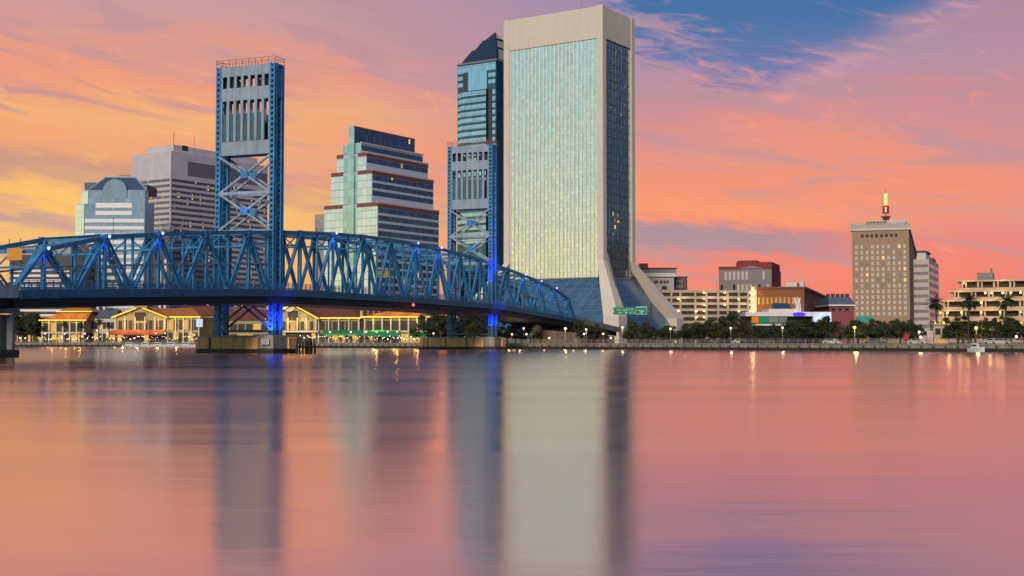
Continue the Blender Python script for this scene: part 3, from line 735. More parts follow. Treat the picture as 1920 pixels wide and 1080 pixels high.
spans = [(-FL, -2.6, 5), (2.6, SPAN - 2.6, 8), (SPAN + 2.6, SPAN + FL, 5)]
for s0, s1, n_ in spans:
    truss('near', s0, s1, 0.0, n_); truss('far', s0, s1, BW, n_)
    # lateral bracing between the top chords, with sway frames
    dl = (s1 - s0) / n_; g_ = bpy.data.objects.new('top_bracing', None); COL.objects.link(g_); g_.parent = BR
    nodes = [s0 + dl * (i + .5) for i in range(n_)]
    for k, s_ in enumerate(nodes):
        zt_ = ztop(s_); mb = MB(); mb.bar((s_, .3, zt_ - .2), (s_, BW - .3, zt_ - .2), 0.4, 0.5); hh = zt_ - 2.6
        mb.bar((s_, .3, hh), (s_, BW - .3, hh), 0.3, 0.34)
        for j in range(4):
            ya, yb = .3 + (BW - .6) * j / 4, .3 + (BW - .6) * (j + 1) / 4; z1, z2 = (hh, zt_ - .3) if j % 2 else (zt_ - .3, hh)
            mb.bar((s_, ya, z1), (s_, yb, z2), 0.2, 0.2)
        mb.build('sway_frame', M_blue, g_)
    for a, b_ in zip(nodes, nodes[1:]):
        mb = MB(); mb.bar((a, .3, ztop(a) - .1), (b_, BW - .3, ztop(b_) - .1), 0.26, 0.26); mb.bar((b_, .3, ztop(b_) - .15), (a, BW - .3, ztop(a) - .15), 0.26, 0.26)
        mb.build('lateral_brace', M_blue, g_)

def ribbon(mb, s0, s1, y0, y1, dz0, dz1, step=7.0, fz=zdeck):
    n_ = max(int((s1 - s0) / step), 1)
    for i in range(n_):
        a, b_ = s0 + (s1 - s0) * i / n_, s0 + (s1 - s0) * (i + 1) / n_
        mb.loft([(a, y0, fz(a) + dz0), (a, y1, fz(a) + dz0), (a, y1, fz(a) + dz1), (a, y0, fz(a) + dz1)],
                [(b_, y0, fz(b_) + dz0), (b_, y1, fz(b_) + dz0), (b_, y1, fz(b_) + dz1), (b_, y0, fz(b_) + dz1)])
for s0, s1 in ((-FL, -2.0), (-1.9, SPAN + 1.9), (SPAN + 2.0, SPAN + FL)):
    g_ = bpy.data.objects.new('deck', None); COL.objects.link(g_); g_.parent = BR
    mb = MB(); ribbon(mb, s0, s1, .5, BW - .5, 0.15, 0.45); mb.build('roadway', M_asph, g_)
    mb = MB(); ribbon(mb, s0, s1, -1.9, -0.45, 0.1, 0.42); ribbon(mb, s0, s1, BW + .45, BW + 1.9, 0.1, 0.42); mb.build('footway', M_asph, g_)
    for y0, y1 in ((-2.05, -1.92), (BW + 1.92, BW + 2.05)):
        mb = MB(); ribbon(mb, s0, s1, y0, y1, -0.85, 0.5); mb.build('fascia_girder', M_navy, g_)
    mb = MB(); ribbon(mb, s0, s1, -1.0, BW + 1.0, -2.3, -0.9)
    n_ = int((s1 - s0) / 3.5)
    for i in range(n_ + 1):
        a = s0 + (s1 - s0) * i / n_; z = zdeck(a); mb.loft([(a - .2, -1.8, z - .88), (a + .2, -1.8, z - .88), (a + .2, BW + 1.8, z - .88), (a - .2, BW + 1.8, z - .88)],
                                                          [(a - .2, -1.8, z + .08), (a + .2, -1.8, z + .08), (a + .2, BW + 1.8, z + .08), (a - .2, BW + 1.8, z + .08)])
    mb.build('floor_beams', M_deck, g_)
    for y in (-1.95, BW + 1.95):
        mb = MB(); n_ = int((s1 - s0) / 1.7)
        for i in range(n_ + 1):
            a = s0 + (s1 - s0) * i / n_; z = zdeck(a); mb.box(a - .09, a + .09, y - .06, y + .06, z + .5, z + 1.85)
        for dz in (0.62, 0.85, 1.08, 1.31, 1.54, 1.85): ribbon(mb, s0, s1, y - .05, y + .05, dz - .1, dz)
        mb.build('railing', M_blue, g_)

# ---- lift towers
def leg_mesh(z0, z1):
    mb = MB(); hx, hy = 0.56, 0.56
    for sx_ in (-1, 1):
        for sy_ in (-1, 1):
            x, y = sx_ * (hx - .14), sy_ * (hy - .14); mb.box(x - .15, x + .15, y - .15, y + .15, z0, z1)
    z = z0; k = 0
    while z < z1 - 1.6:
        for sy_ in (-1, 1):
            d_ = 1 if k % 2 else -1; mb.bar((-d_ * (hx - .2), sy_ * (hy - .06), z), (d_ * (hx - .2), sy_ * (hy - .06), z + 1.5), .14, .08, up=(0, 1, 0))
        z += 1.5; k += 1
    z = z0
    while z < z1 - .9:
        for sx_ in (-1, 1): mb.box(sx_ * hx - .05, sx_ * hx + .05, -hy + .26, hy - .26, z, z + .55)
        z += 1.1
    return mb
ZB, ZT = 3.4, 58.6
def lift_tower(s_):
    t_ = bpy.data.objects.new('lift_tower', None); COL.objects.link(t_); t_.parent = BR; t_.location = (s_, 0, 0); t_.scale = (.84, 1, .986)
    lm_ = None
    for x in (-1.6, 1.6):
        for y in (-.02, BW + .02):
            if lm_ is None: o = leg_mesh(ZB, ZT).build('leg', M_blue, t_); lm_ = o
            else: o = lm_.copy(); COL.objects.link(o); o.parent = t_
            o.location = (x, y, 0)
    y0, y1 = .58, BW - .58
    for x in (-2.0, 2.0):
        fx = 1 if x > 0 else -1
        a, b_ = min(x, x - fx * .35), max(x, x - fx * .35)
        mb = MB()
        mb.box(a, b_, y0, y1, 56.4, 58.4); mb.box(a, b_, y0, y1, 51.4, 54.0); mb.box(a, b_, y0, y1, 40.2, 43.0)
        n_ = 7; pw = (y1 - y0) / n_
        for i in range(n_ + 1):
            yc = y0 + pw * i; ya, yb = max(yc - .30, y0), min(yc + .30, y1)
            mb.box(a, b_, ya, yb, 54.0, 56.4); mb.box(a - .12 * (fx < 0), b_ + .12 * (fx > 0), ya, yb, 43.0, 51.4)
        mb.build('portal_panel', M_blue2, t_)
        mb = MB()
        for i in range(n_):
            if i == 0: continue
            yc = y0 + pw * i; mb.box(a + .1, b_ - .1, yc + .3, yc + pw - .3, 43.0, 48.7)
        mb.build('louvre_panels', M_teal, t_)
        for z0, z1 in ((24.9, 32.4), (32.4, 40.0)):
            mb = MB(); yc = (y0 + y1) / 2
            mb.bar((x, y0 - .3, z0), (x, y1 + .3, z1), 0.42, 0.46, up=(1, 0, 0)); mb.bar((x + .02, y0 - .3, z1), (x + .02, y1 + .3, z0), 0.42, 0.46, up=(1, 0, 0))
            mb.build('cross_brace', M_blue2, t_)
            mb = MB(); mb.cur = 0; zc = (z0 + z1) / 2
            mb.prism([(x - .33, yc - .85), (x + .33, yc - .85), (x + .33, yc + .85), (x - .33, yc + .85)], zc - .75, zc + .75); mb.build('gusset_plate', M_blue, t_)
        for zs_, hs_ in ((32.4, .62), (24.6, .7)): mb = MB(); mb.bar((x, y0 - .3, zs_), (x, y1 + .3, zs_), 0.5, hs_); mb.build('portal_strut', M_blue2, t_)
        mb = MB(); yc = (y0 + y1) / 2
        mb.bar((x, y0 - .2, 5.2), (x, yc, 9.4), 0.36, 0.4, up=(1, 0, 0)); mb.bar((x, y1 + .2, 5.2), (x, yc, 9.4), 0.36, 0.4, up=(1, 0, 0)); mb.bar((x, y0 - .3, 4.4), (x, y1 + .3, 4.4), .5, .5)
        mb.build('pier_brace', M_teal, t_)
    for y in (-.02, BW + .02):
        mb = MB(); mb.box(-1.0, 1.0, y - .5, y + .5, 51.6, 58.4); mb.box(-1.0, 1.0, y - .62, y + .62, 58.0, 58.5); mb.build('side_panel', M_blue, t_)
        mb = MB(); n_ = 16; z0 = 10.0; dz = (51.4 - z0) / n_
        for i in range(n_):
            za, zb_ = z0 + dz * i, z0 + dz * (i + 1); p, q_ = ((-1.1, y, za), (1.1, y, zb_)) if i % 2 else ((1.1, y, za), (-1.1, y, zb_))
            mb.bar(p, q_, 0.2, 0.2, up=(0, 1, 0)); mb.bar((-1.1, y, zb_), (1.1, y, zb_), 0.18, 0.2, up=(0, 1, 0))
        for i in range(3):
            za, zb_ = 3.6 + 2.0 * i, 5.6 + 2.0 * i; p, q_ = ((-1.1, y, za), (1.1, y, zb_)) if i % 2 else ((1.1, y, za), (-1.1, y, zb_))
            mb.bar(p, q_, 0.2, 0.2, up=(0, 1, 0))
        mb.build('side_lattice', M_blue, t_)
    for yc in (2.2, BW - 2.2):
        mb = MB(); mb.extr([(-.5, yc + 1.9 * math.cos(2 * math.pi * i / 20), 54.6 + 1.9 * math.sin(2 * math.pi * i / 20)) for i in range(20)], (1.0, 0, 0)); mb.build('cable_sheave', M_deck, t_)
    mb = MB(); mb.box(-1.9, 1.9, .6, BW - .6, 58.0, 58.35); mb.build('tower_roof', M_blue, t_)
    mb = MB(); zr = ZT
    for y in [(-.6 + (BW + 1.2) * i / 9) for i in range(10)]:
        for x in (-2.1, 2.1): mb.box(x - .05, x + .05, y - .05, y + .05, zr - .1, zr + 1.25)
    for x in (-2.1, 2.1):
        for z in (zr + .65, zr + 1.2): mb.box(x - .045, x + .045, -.6, BW + .6, z, z + .08)
    for y in (-.6, BW + .6):
        for z in (zr + .65, zr + 1.2): mb.box(-2.1, 2.1, y - .045, y + .045, z, z + .08)
    mb.build('roof_railing', pm("red oxide railing", (0.38, 0.13, 0.10), 0.5), t_)
    return t_
T1 = lift_tower(0.0); T2 = lift_tower(SPAN)

# ---- piers
def tower_pier(s_, ya, yb, hw=4.2, fend=True):
    p_ = bpy.data.objects.new('pier', None); COL.objects.link(p_); p_.parent = BR; p_.location = (s_, 0, 0)
    mb = MB(); mb.box(-hw, hw, ya, yb, 0.9, 3.3); mb.box(-hw + .4, hw - .4, ya + .4, yb - .4, 3.3, 3.5); mb.build('pier_cap', M_pier, p_)
    mb = MB(); mb.box(-hw - .3, hw + .3, ya - .3, yb + .3, -1.5, 0.9); mb.build('pier_foot', M_wet, p_)
    mb = MB()
    n_ = int((yb - ya) / 0.34)
    for i in range(n_):
        y = ya + (yb - ya - 3.2) * i / n_ + 3.2; r_ = random.random()
        if r_ < .06: continue
        mb.box(-hw - .38 - random.random() * .1, -hw - .05, y, y + .30, 0.75 + random.random() * .15, 2.95 + random.random() * .25)
    mb.build('timber_fender', M_fend, p_); mb = MB()
    for i in range(int(hw * 2 / .4)):
        x = -hw + i * .4
        if x > hw * .2: mb.box(x, x + .34, ya - .36, ya - .05, 0.8, 3.0 + random.random() * .2)
    mb.build('timber_fender', M_fend, p_)
    return p_
tower_pier(0, -2.2, BW + 2.6); tower_pier(SPAN, -2.2, BW + 8, 3.8)
def end_pier(s_):
    p_ = bpy.data.objects.new('pier', None); COL.objects.link(p_); p_.parent = BR; p_.location = (s_, 0, 0); z1 = zdeck(s_) - 2.3
    for x in (-1.35, 1.35):
        mb = MB(); mb.prism([(x + .95 * math.cos(2 * math.pi * i / 16), .6 + .95 * math.sin(2 * math.pi * i / 16)) for i in range(16)], 1.0, z1 - .8)
        mb.build('pier_column', M_pier, p_); mb = MB(); mb.prism([(x + .95 * math.cos(2 * math.pi * i / 16), BW - .6 + .95 * math.sin(2 * math.pi * i / 16)) for i in range(16)], 1.0, z1 - .8); mb.build('pier_column', M_pier, p_)
    mb = MB(); mb.box(-2.45, 2.45, -.6, BW + .6, z1 - .6, z1); mb.build('pier_cap', M_pier, p_)
    mb = MB(); mb.box(-2.4, 2.4, -.6, BW + .6, -1.5, 1.1); mb.build('pier_foot', M_wet, p_)
    return p_
EP = end_pier(-FL - 1.0); end_pier(SPAN + FL + 1.0)
# ---- approach viaducts
for s0, s1 in ((-FL - 90, -FL - .2), (SPAN + FL + .2, SPAN + FL + 46)):
    g_ = bpy.data.objects.new('approach_deck', None); COL.objects.link(g_); g_.parent = BR
    mb = MB(); ribbon(mb, s0, s1, -1.6, BW + 1.6, -.4, .3); mb.build('roadway', M_asph, g_)
    for y0 in (-1.9, BW + 1.6):
        mb = MB(); ribbon(mb, s0, s1, y0, y0 + .3, -.7, 1.2); mb.build('parapet', M_blue2 if s0 < 0 else M_pier, g_)
    mb = MB()
    for y in (0, 3.2, 6.3, 9.4, BW): ribbon(mb, s0, s1, y - .25, y + .25, -2.0, -.4)
    mb.build('girders', M_deck, g_)

def obj_at(s, y=0): return Vector((P1.x, P1.y, 0)) + Vector((BU.x, BU.y, 0)) * s + Vector((BV.x, BV.y, 0)) * y
# dark pile cluster beside the near tower pier
dl_ = thing('pile_cluster', 'dark cluster of mooring piles beside the tower pier', 'piles', tuple(obj_at(4.5, -4.6)))
for i in range(13):
    a = i * 2.4; r_ = 0.25 + 0.16 * i; mb = MB(); x, y = r_ * math.cos(a), r_ * math.sin(a)
    mb.tube([(x * 1.15, y * 1.15, -1.5), (x * .9, y * .9, 2.1 + random.random() * .9)], [0.24, 0.2], 8); mb.build('pile', M_wet, dl_)
mb = MB(); mb.lathe([(2.25, 1.2), (2.32, 1.3), (2.25, 1.4)], k=16); mb.build('cable_lashing', M_deck, dl_)
# white number board on the south pier and on the tower pier
M_sign = pm("white board", (0.60, 0.58, 0.62), 0.5); M_violet = pm("violet lettering", (0.16, 0.12, 0.34), 0.5)
def board(s, y, z, w, h, label):
    o = thing('notice_board', label, 'sign', tuple(obj_at(s, y) + Vector((0, 0, z))), BA)
    mb = MB(); mb.box(-.06, .0, -w / 2, w / 2, 0, h); mb.build('board_panel', M_sign, o)
    mb = MB()
    for k, (f0, f1) in enumerate(((.12, .85), (.2, .7), (.15, .8))): mb.box(-.075, -.055, -w / 2 + w * f0, -w / 2 + w * f1, h * (.72 - k * .26), h * (.84 - k * .26))
    mb.build('lettering_lines', M_violet, o)
board(-FL - 4.0, .3, 1.5, 1.7, 1.3, 'white notice board fixed low on the concrete pier at the left edge')
board(-4.7, -.7, 1.7, 1.7, 1.1, 'white notice board on the concrete end of the near tower pier')

# ---- hanging road signs and lights on the bridge
def road_sign(s, y, z, w, h, col, label, name='road_sign'):
    o = thing(name, label, 'road sign', tuple(obj_at(s, y) + Vector((0, 0, z))), BA)
    mb = MB(); mb.box(-.05, .05, -w / 2, w / 2, 0, h); mb.build('sign_panel', col, o)
    mb = MB(); mb.box(-.02, .02, -w / 2 + .3, -w / 2 + .42, h, h + 1.4); mb.box(-.02, .02, w / 2 - .42, w / 2 - .3, h, h + 1.4); mb.build('hanger_bars', M_deck, o)
    return o
M_or = pm("orange warning sign", (0.62, 0.30, 0.04), 0.5); M_ye = pm("yellow warning sign", (0.70, 0.46, 0.05), 0.5)
road_sign(-66.2, 4.6, zdeck(-66) + 5.0, 2.9, 1.9, M_or, 'orange warning sign hanging from the south portal of the bridge')
road_sign(52, 3.0, zdeck(52) + 5.2, 3.6, 1.5, M_ye, 'long yellow warning sign hanging inside the lift span')
sg = thing('traffic_signal', 'small red traffic signal hanging over the bridge roadway', 'traffic light', tuple(obj_at(-43, 5) + Vector((0, 0, zdeck(-43) + 5.4))), BA)
mb = MB(); mb.box(-.2, .2, -.22, .22, -.6, .6); mb.build('signal_head', M_deck, sg)
mb = MB(); mb.lathe([(.16, 0), (.22, .04), (.16, .08)], (-.24, 0, .3), 10); mb.build('red_lens', em("red signal lamp", (255, 60, 70), 4.0), sg)
mb = MB(); mb.tube([(0, 0, .6), (0, 0, 7.4)], .04, 6); mb.build('drop_pole', M_deck, sg)
nv = thing('navigation_light', 'tiny red navigation lamp under the middle of the lift span', 'lamp', tuple(obj_at(58, -2.1) + Vector((0, 0, zdeck(58) - 1.6))), BA)
mb = MB(); mb.lathe([(.1, 0), (.3, .1), (.34, .35), (.2, .6)], k=10); mb.build('lens', em("red navigation lens", (255, 60, 80), 5.0), nv)
mb = MB(); mb.tube([(0, 0, .6), (0, .3, 1.0)], .05, 6); mb.build('bracket', M_deck, nv)

# street lamps along the bridge's footway
def bridge_lamp(s, y=-1.4):
    o = thing('bridge_lamp', 'slim lamp post with a curved arm on the bridge footway', 'street lamp', tuple(obj_at(s, y) + Vector((0, 0, zdeck(s) + .4))), BA, 'lamp posts on the bridge')
    mb = MB(); mb.tube([(0, 0, 0), (0, 0, 7.2), (0, .5, 7.9), (0, 1.4, 8.1)], [.11, .08, .07, .06], 6); mb.build('pole', M_rail, o)
    mb = MB(); mb.box(-.16, .16, 1.3, 2.1, 8.02, 8.2); mb.build('lamp_head', M_rail, o); return o
bl = bridge_lamp(-FL - 6); bl['label'] = 'slim curved lamp post on the bridge approach at the left edge'; del bl['group']

# blue floodlights: the light the photo shows on the legs and posts of the bridge
def flood(s, y, z, tx, ty, tz, watts, col=(0.05, 0.09, 1.0), ang=70, rad=.15):
    ld_ = bpy.data.lights.new('blue_floodlight', 'SPOT'); o = bpy.data.objects.new('blue_floodlight', ld_); COL.objects.link(o)
    a = obj_at(s, y) + Vector((0, 0, z)); b_ = obj_at(tx, ty) + Vector((0, 0, tz))
    o.location = a; o.rotation_euler = (a - b_).to_track_quat('Z', 'Y').to_euler()
    ld_.energy = watts; ld_.color = col; ld_.spot_size = R(ang); ld_.spot_blend = .6; ld_.shadow_soft_size = rad; return o
flood(-3.9, -.4, 3.6, -.2, 0, 9.5, 6500, ang=80); flood(0.2, -3.4, 3.7, 0, 0, 8.5, 5500, ang=90)
flood(-3.8, -.8, 10.5, -1.2, 0, 5, 2500, ang=110)
flood(SPAN - 4.2, -.6, 3.7, SPAN - 1, 0, 16, 9000, ang=60); flood(SPAN, -4.0, 3.7, SPAN, 0, 14, 9000, ang=70)
flood(SPAN - 4.5, -3.0, 13.5, SPAN - .6, 0, 36, 16000, ang=50); flood(SPAN - 1, -4.5, 14, SPAN, 0, 40, 16000, ang=50)
flood(-5.0, 6.2, 26.0, -1.8, 6.2, 36, 700, (0.35, 0.3, 1.0), 90)
M_bl = em("blue lamp lens", (120, 150, 255), 5.0)
def node_lamp(s, watts=900):
    o = thing('node_light', 'small blue floodlight fixed beside a top joint of the truss', 'floodlight', tuple(obj_at(s, -.9) + Vector((0, 0, ztop(s) + .1))), BA, 'blue lights on the truss joints')
    mb = MB(); mb.lathe([(.1, -.2), (.2, 0), (.2, .25), (.1, .3)], k=8); mb.build('lamp_lens', M_bl, o)
    mb = MB(); mb.box(-.06, .06, 0, .9, -.3, -.18); mb.build('bracket', M_deck, o)
    flood(s - .3, -1.6, ztop(s) - .2, s, 0, ztop(s) - 6, watts, (0.12, 0.25, 1.0), 100)
for s_ in (-65.1, -51.2, -37.4): node_lamp(s_, 500)
for s_ in (2.6 + 13.47 * 1.5, 2.6 + 13.47 * 4.5, 2.6 + 13.47 * 5.5): node_lamp(s_)
for s_ in (SPAN + 2.6 + 13.88 * 1.5, SPAN + 2.6 + 13.88 * 2.5, SPAN + 2.6 + 13.88 * 3.5): node_lamp(s_)
# ================================================================== low waterside market halls on the left bank
M_terra = pm("orange tiled roof", (0.46, 0.15, 0.035), 0.7, var=0.25, scale=0.5, streak=0.2)  # terracotta with the orange of the lamplight worked into its colour
M_rust = pm("dark rust roof", (0.17, 0.050, 0.035), 0.6, var=0.25, scale=0.5)
M_cream = pm("cream painted wall", (0.36, 0.29, 0.15), 0.7, var=0.3)
M_colw = pm("white painted columns", (0.60, 0.56, 0.48), 0.6, var=0.08)
M_inside = pm("dim interior", (0.045, 0.032, 0.025), 0.7, var=0.4)
M_strip = em("warm yellow light strip", (255, 205, 70), 1.9)
M_glow = em("warm interior lamps", (255, 190, 100), .85)
M_wlamp = em("white lamp globe", (255, 232, 190), 9.0)
M_red_aw = pm("orange red awning", (0.55, 0.12, 0.05), 0.7, var=0.2); M_green_aw = pm("green awning", (0.02, 0.20, 0.09), 0.7, var=0.25)
M_slate = pm("slate grey roof", (0.09, 0.11, 0.15), 0.6)

def point(loc, watts, col, rad=.3):
    ld_ = bpy.data.lights.new('warm_lamp', 'POINT'); o = bpy.data.objects.new('warm_lamp', ld_); COL.objects.link(o)
    o.location = loc; ld_.energy = watts; ld_.color = col; ld_.shadow_soft_size = rad; return o
def colonnade(T, x0, x1, y, z0, z1, n_, w=.5):
    src = None
    for i in range(n_):
        x = x0 + (x1 - x0) * i / (n_ - 1)
        if src is None:
            mb = MB(); mb.box(-w / 2, w / 2, -w / 2, w / 2, z0, z1 - .3); mb.box(-w * .75, w * .75, -w * .75, w * .75, z1 - .3, z1); src = mb.build('column', M_colw, T); o = src
        else: o = src.copy(); COL.objects.link(o); o.parent = T
        o.location = (x, y, 0)
def shopfront(T, x0, x1, y, z0, z1, n_, glow=.35):
    """dark openings with some lit ones, each its own pane"""
    for i in range(n_):
        a, b_ = x0 + (x1 - x0) * i / n_, x0 + (x1 - x0) * (i + 1) / n_
        mb = MB(); mb.box(a + .25, b_ - .25, y - .06, y + .1, z0 + .15, z1 - .2); mb.build('window', M_glow if random.random() < glow else M_inside, T)
def gable_hall(px0, px1, pxr, Y, deg, label, pk, ev, roofpx):
    """gabled front between px0 and px1, its roof running on to roofpx; pk, ev the ridge and eaves in the photo"""
    fr = Frame(px0, Y, deg, 6); x1 = fr.x(px1, 6); xr = fr.x(roofpx, 6); zr = Z_at(pk, Y) - GZ; ze = Z_at(ev, Y) - GZ; cx = x1 / 2; D_ = 26
    T = thing('market_hall', label, 'market hall', (fr.o.x, fr.o.y, GZ), fr.rot); zm = ze * .46
    mb = MB(); mb.extr([(0, 0, zm), (x1, 0, zm), (x1, 0, ze), (cx, 0, zr - .5), (0, 0, ze)], (0, D_, 0)); mb.build('gable_wall', M_cream, T)
    mb = MB(); mb.box(-.2, x1 + .2, .8, D_ - .5, 0, zm); mb.build('ground_floor', M_inside, T)
    shopfront(T, .5, x1 - .5, .75, .2, zm - .4, 9, .5)
    shopfront(T, 1.2, x1 - 1.2, -.02, zm + .4, zm + (ze - zm) * .78, 9, .12)
    mb = MB(); mb.box(-.6, x1 + .6, -.8, 0.4, zm - .3, zm + .25); mb.build('balcony', M_colw, T)
    colonnade(T, 0.2, x1 - .2, -.6, zm + .25, ze, 6)
    mb = MB(); ov = 1.6
    for s_ in (-1, 1):
        a = Vector((cx, -ov, zr)); b_ = Vector((cx + s_ * (x1 / 2 + 1.2), -ov, ze - .4))
        mb.loft([a, b_, b_ + Vector((0, 0, .5)), a + Vector((0, 0, .5))], [p + Vector((0, D_ + 2 * ov, 0)) for p in (a, b_, b_ + Vector((0, 0, .5)), a + Vector((0, 0, .5)))])
    mb.build('gable_roof', M_terra, T)
    for s_ in (-1, 1):
        a = Vector((cx + s_ * x1 * .06, -ov - .1, zr - .2)); b_ = Vector((cx + s_ * (x1 / 2 + 1.2), -ov - .1, ze - .45)); mb = MB(); mb.bar(a, b_, .3, .42); mb.build('light_strip', M_strip, T)
    mb = MB(); mb.box(cx - x1 * .13, cx + x1 * .13, -.3, 3.5, zm + (zr - zm) * .35, zr + 1.3); mb.build('clock_bay', M_cream, T)
    mb = MB(); mb.box(cx - x1 * .11, cx + x1 * .11, -.36, -.28, zm + (zr - zm) * .42, zm + (zr - zm) * .80); mb.build('bay_window', M_inside, T)
    # side wing with its lean-to tiled roof
    if xr > x1:
        mb = MB(); mb.box(x1, xr, 1.5, D_, 0, ze - .2); mb.build('side_wing', M_cream, T)
        mb = MB(); mb.loft([(x1 + .3, .6, ze - .2), (xr + .6, .6, ze - .2), (xr + .6, .6, ze + .2), (x1 + .3, .6, ze + .2)], [(x1 - (x1 - cx) * .7, 12, zr - .2), (xr - (xr - x1) * .45, 12, zr - .2), (xr - (xr - x1) * .45, 12, zr + .1), (x1 - (x1 - cx) * .7, 12, zr + .1)])
        mb.build('wing_roof', M_terra, T)
        mb = MB(); mb.box(x1 + .5, xr + .6, .4, .6, ze - .35, ze + .15); mb.build('light_strip', M_strip, T)
        shopfront(T, x1 + .5, xr - .5, 1.42, zm + .4, ze - 1.2, 6, .3); shopfront(T, x1 + .5, xr - .5, 1.42, .2, zm - .5, 6, .6)
        colonnade(T, x1 + .5, xr, .9, 0, ze - .3, 5)
    # awnings
    return T, fr, x1, zm, ze
def awning(T, fr, p0, p1, z, mat, d=3.4, y=-.8):
    a, b_ = fr.x(p0, 5), fr.x(p1, 5); mb = MB()
    mb.loft([(a, y, z), (b_, y, z), (b_, y, z + .15), (a, y, z + .15)], [(a - .3, y - d, z - 1.5), (b_ + .3, y - d, z - 1.5), (b_ + .3, y - d, z - 1.35), (a - .3, y - d, z - 1.35)])
    n_ = max(int((b_ - a) / 1.2), 1)
    for i in range(n_):
        x = a + (b_ - a) * i / n_; mb.box(x, x + (b_ - a) / n_ - .12, y - d - .05, y - d, z - 2.05 - .15 * (i % 2), z - 1.4)
    return mb.build('awning', mat, T)
T, fr, x1, zm, ze = gable_hall(216, 311, 0, 575, -6, 'gabled cream market hall with yellow roof lights and an orange awning', 577, 594, 372)
awning(T, fr, 210, 312, zm + .3, M_red_aw)
for p in (222, 250, 285, 340, 365): c = fr.w(fr.x(p, 5), -4); point((c.x, c.y, GZ + 3.2), 150, (1, .62, .25))
for p in (235, 262, 300, 335): c = fr.w(fr.x(p, 5), -3.2); point((c.x, c.y, GZ + 8.5), 560, (1, .72, .25))
T, fr, x1, zm, ze = gable_hall(505, 594, 0, 520, -6, 'gabled market hall with a rust roof beside the lit blue tower leg', 573, 596, 672)
awning(T, fr, 606, 752, zm + .5, M_green_aw, 3.0, 1.2)
for ch_ in kids(T):
    if ch_.name.startswith('wing_roof') or ch_.name.startswith('gable_roof'): ch_.data.materials[0] = M_rust
for p in (545, 575, 619, 658, 690, 727): c = fr.w(fr.x(p, 5), -3); point((c.x, c.y, GZ + 3.0), 140, (1, .74, .42))
for p in (545, 570): c = fr.w(fr.x(p, 5), -3.2); point((c.x, c.y, GZ + 9), 520, (1, .72, .25))
# round clock on the gable
ck = MB(); zc = Z_at(575, 517) - GZ; xc = fr.x(543, 10)
ck.extr([(xc + 2.3 * math.cos(2 * math.pi * i / 24), -1.0, zc + 2.0 * math.sin(2 * math.pi * i / 24)) for i in range(24)], (0, .6, 0)); ck.build('round_clock', M_white, T)

def string_lights(T, fr, p0, p1, y, z, n_):
    mb = MB(); a, b_ = fr.x(p0, 5), fr.x(p1, 5)
    for i in range(n_):
        x = a + (b_ - a) * (i + random.uniform(.1, .9)) / n_; r_ = random.uniform(.07, .17); mb.lathe([(.02, -r_), (r_, 0), (.02, r_)], (x, y + random.uniform(-1.5, .5), z + random.uniform(-1.1, .5)), 6)
    mb.build('string_lights', M_wlamp, T)['kind'] = 'stuff'
string_lights(T, fr, 540, 680, -2.5, 2.6, 34)
for nm in ('market_hall',): string_lights(bpy.data.objects[nm], Frame(216, 575, -6, 6), 210, 378, -4.5, 2.6, 44)
def tier_hall(px0, px1, Y, deg, label, ev0, rf0, ev1, rf1, u0, u1):
    """two-tier hipped pavilion: lower eaves / roof, then a lantern tier"""
    fr = Frame(px0, Y, deg, 6); x1 = fr.x(px1, 6); D_ = 22
    T = thing('market_hall', label, 'market hall', (fr.o.x, fr.o.y, GZ), fr.rot)
    z = [Z_at(q_, Y) - GZ for q_ in (ev0, rf0, ev1, rf1)]; xa, xb = fr.x(u0, 8), fr.x(u1, 8); zm = z[0] * .45
    mb = MB(); mb.box(0, x1, 0, D_, zm, z[0]); mb.build('upper_wall', M_cream, T)
    mb = MB(); mb.box(.4, x1 - .4, .9, D_, 0, zm); mb.build('ground_floor', M_inside, T)
    n_ = max(int(x1 / 3.2), 3)
    shopfront(T, .4, x1 - .4, -.02, zm + .4, z[0] - 1.0, n_, .12); shopfront(T, .6, x1 - .6, .86, .2, zm - .5, n_, .6)
    mb = MB(); mb.box(-.4, x1 + .4, -1.0, .5, zm - .25, zm + .3); mb.build('balcony', M_colw, T); colonnade(T, .1, x1 - .1, -.7, 0, z[0], n_ + 1)
    o = 1.4
    mb = MB(); mb.loft([(-o, -o, z[0]), (x1 + o, -o, z[0]), (x1 + o, D_ + o, z[0]), (-o, D_ + o, z[0])], [(xa, 6, z[1]), (xb, 6, z[1]), (xb, D_ - 5, z[1]), (xa, D_ - 5, z[1])]); mb.build('lower_roof', M_terra, T)
    mb = MB(); mb.box(xa + .2, xb - .2, 6.2, D_ - 5.2, z[1], z[2]); mb.build('lantern_wall', M_cream, T)
    mb = MB(); mb.loft([(xa - 1, 5, z[2]), (xb + 1, 5, z[2]), (xb + 1, D_ - 4, z[2]), (xa - 1, D_ - 4, z[2])], [(xa + 2.5, 10, z[3]), (xb - 2.5, 10, z[3]), (xb - 2.5, D_ - 9, z[3]), (xa + 2.5, D_ - 9, z[3])]); mb.build('upper_roof', M_terra, T)
    mb = MB(); mb.box(-o, x1 + o, -o - .15, -o, z[0] - .1, z[0] + .35); mb.build('light_strip', M_strip, T)
    mb = MB(); mb.box(xa - 1, xb + 1, 4.85, 5, z[2] - .1, z[2] + .3); mb.build('light_strip', M_strip, T)
    for i in range(3):
        c = fr.w(x1 * (i + .5) / 3, -3.0); point((c.x, c.y, GZ + z[0] - 1.0), 170, (1, .68, .22)); c = fr.w(x1 * (i + .5) / 3, 2.0); point((c.x, c.y, GZ + z[1] + 1.5), 420, (1, .6, .18))
    return T, fr, x1, zm
tier_hall(80, 158, 585, -4, 'orange roofed two tier market pavilion nearest the left edge', 601, 587, 584, 576, 100, 160)
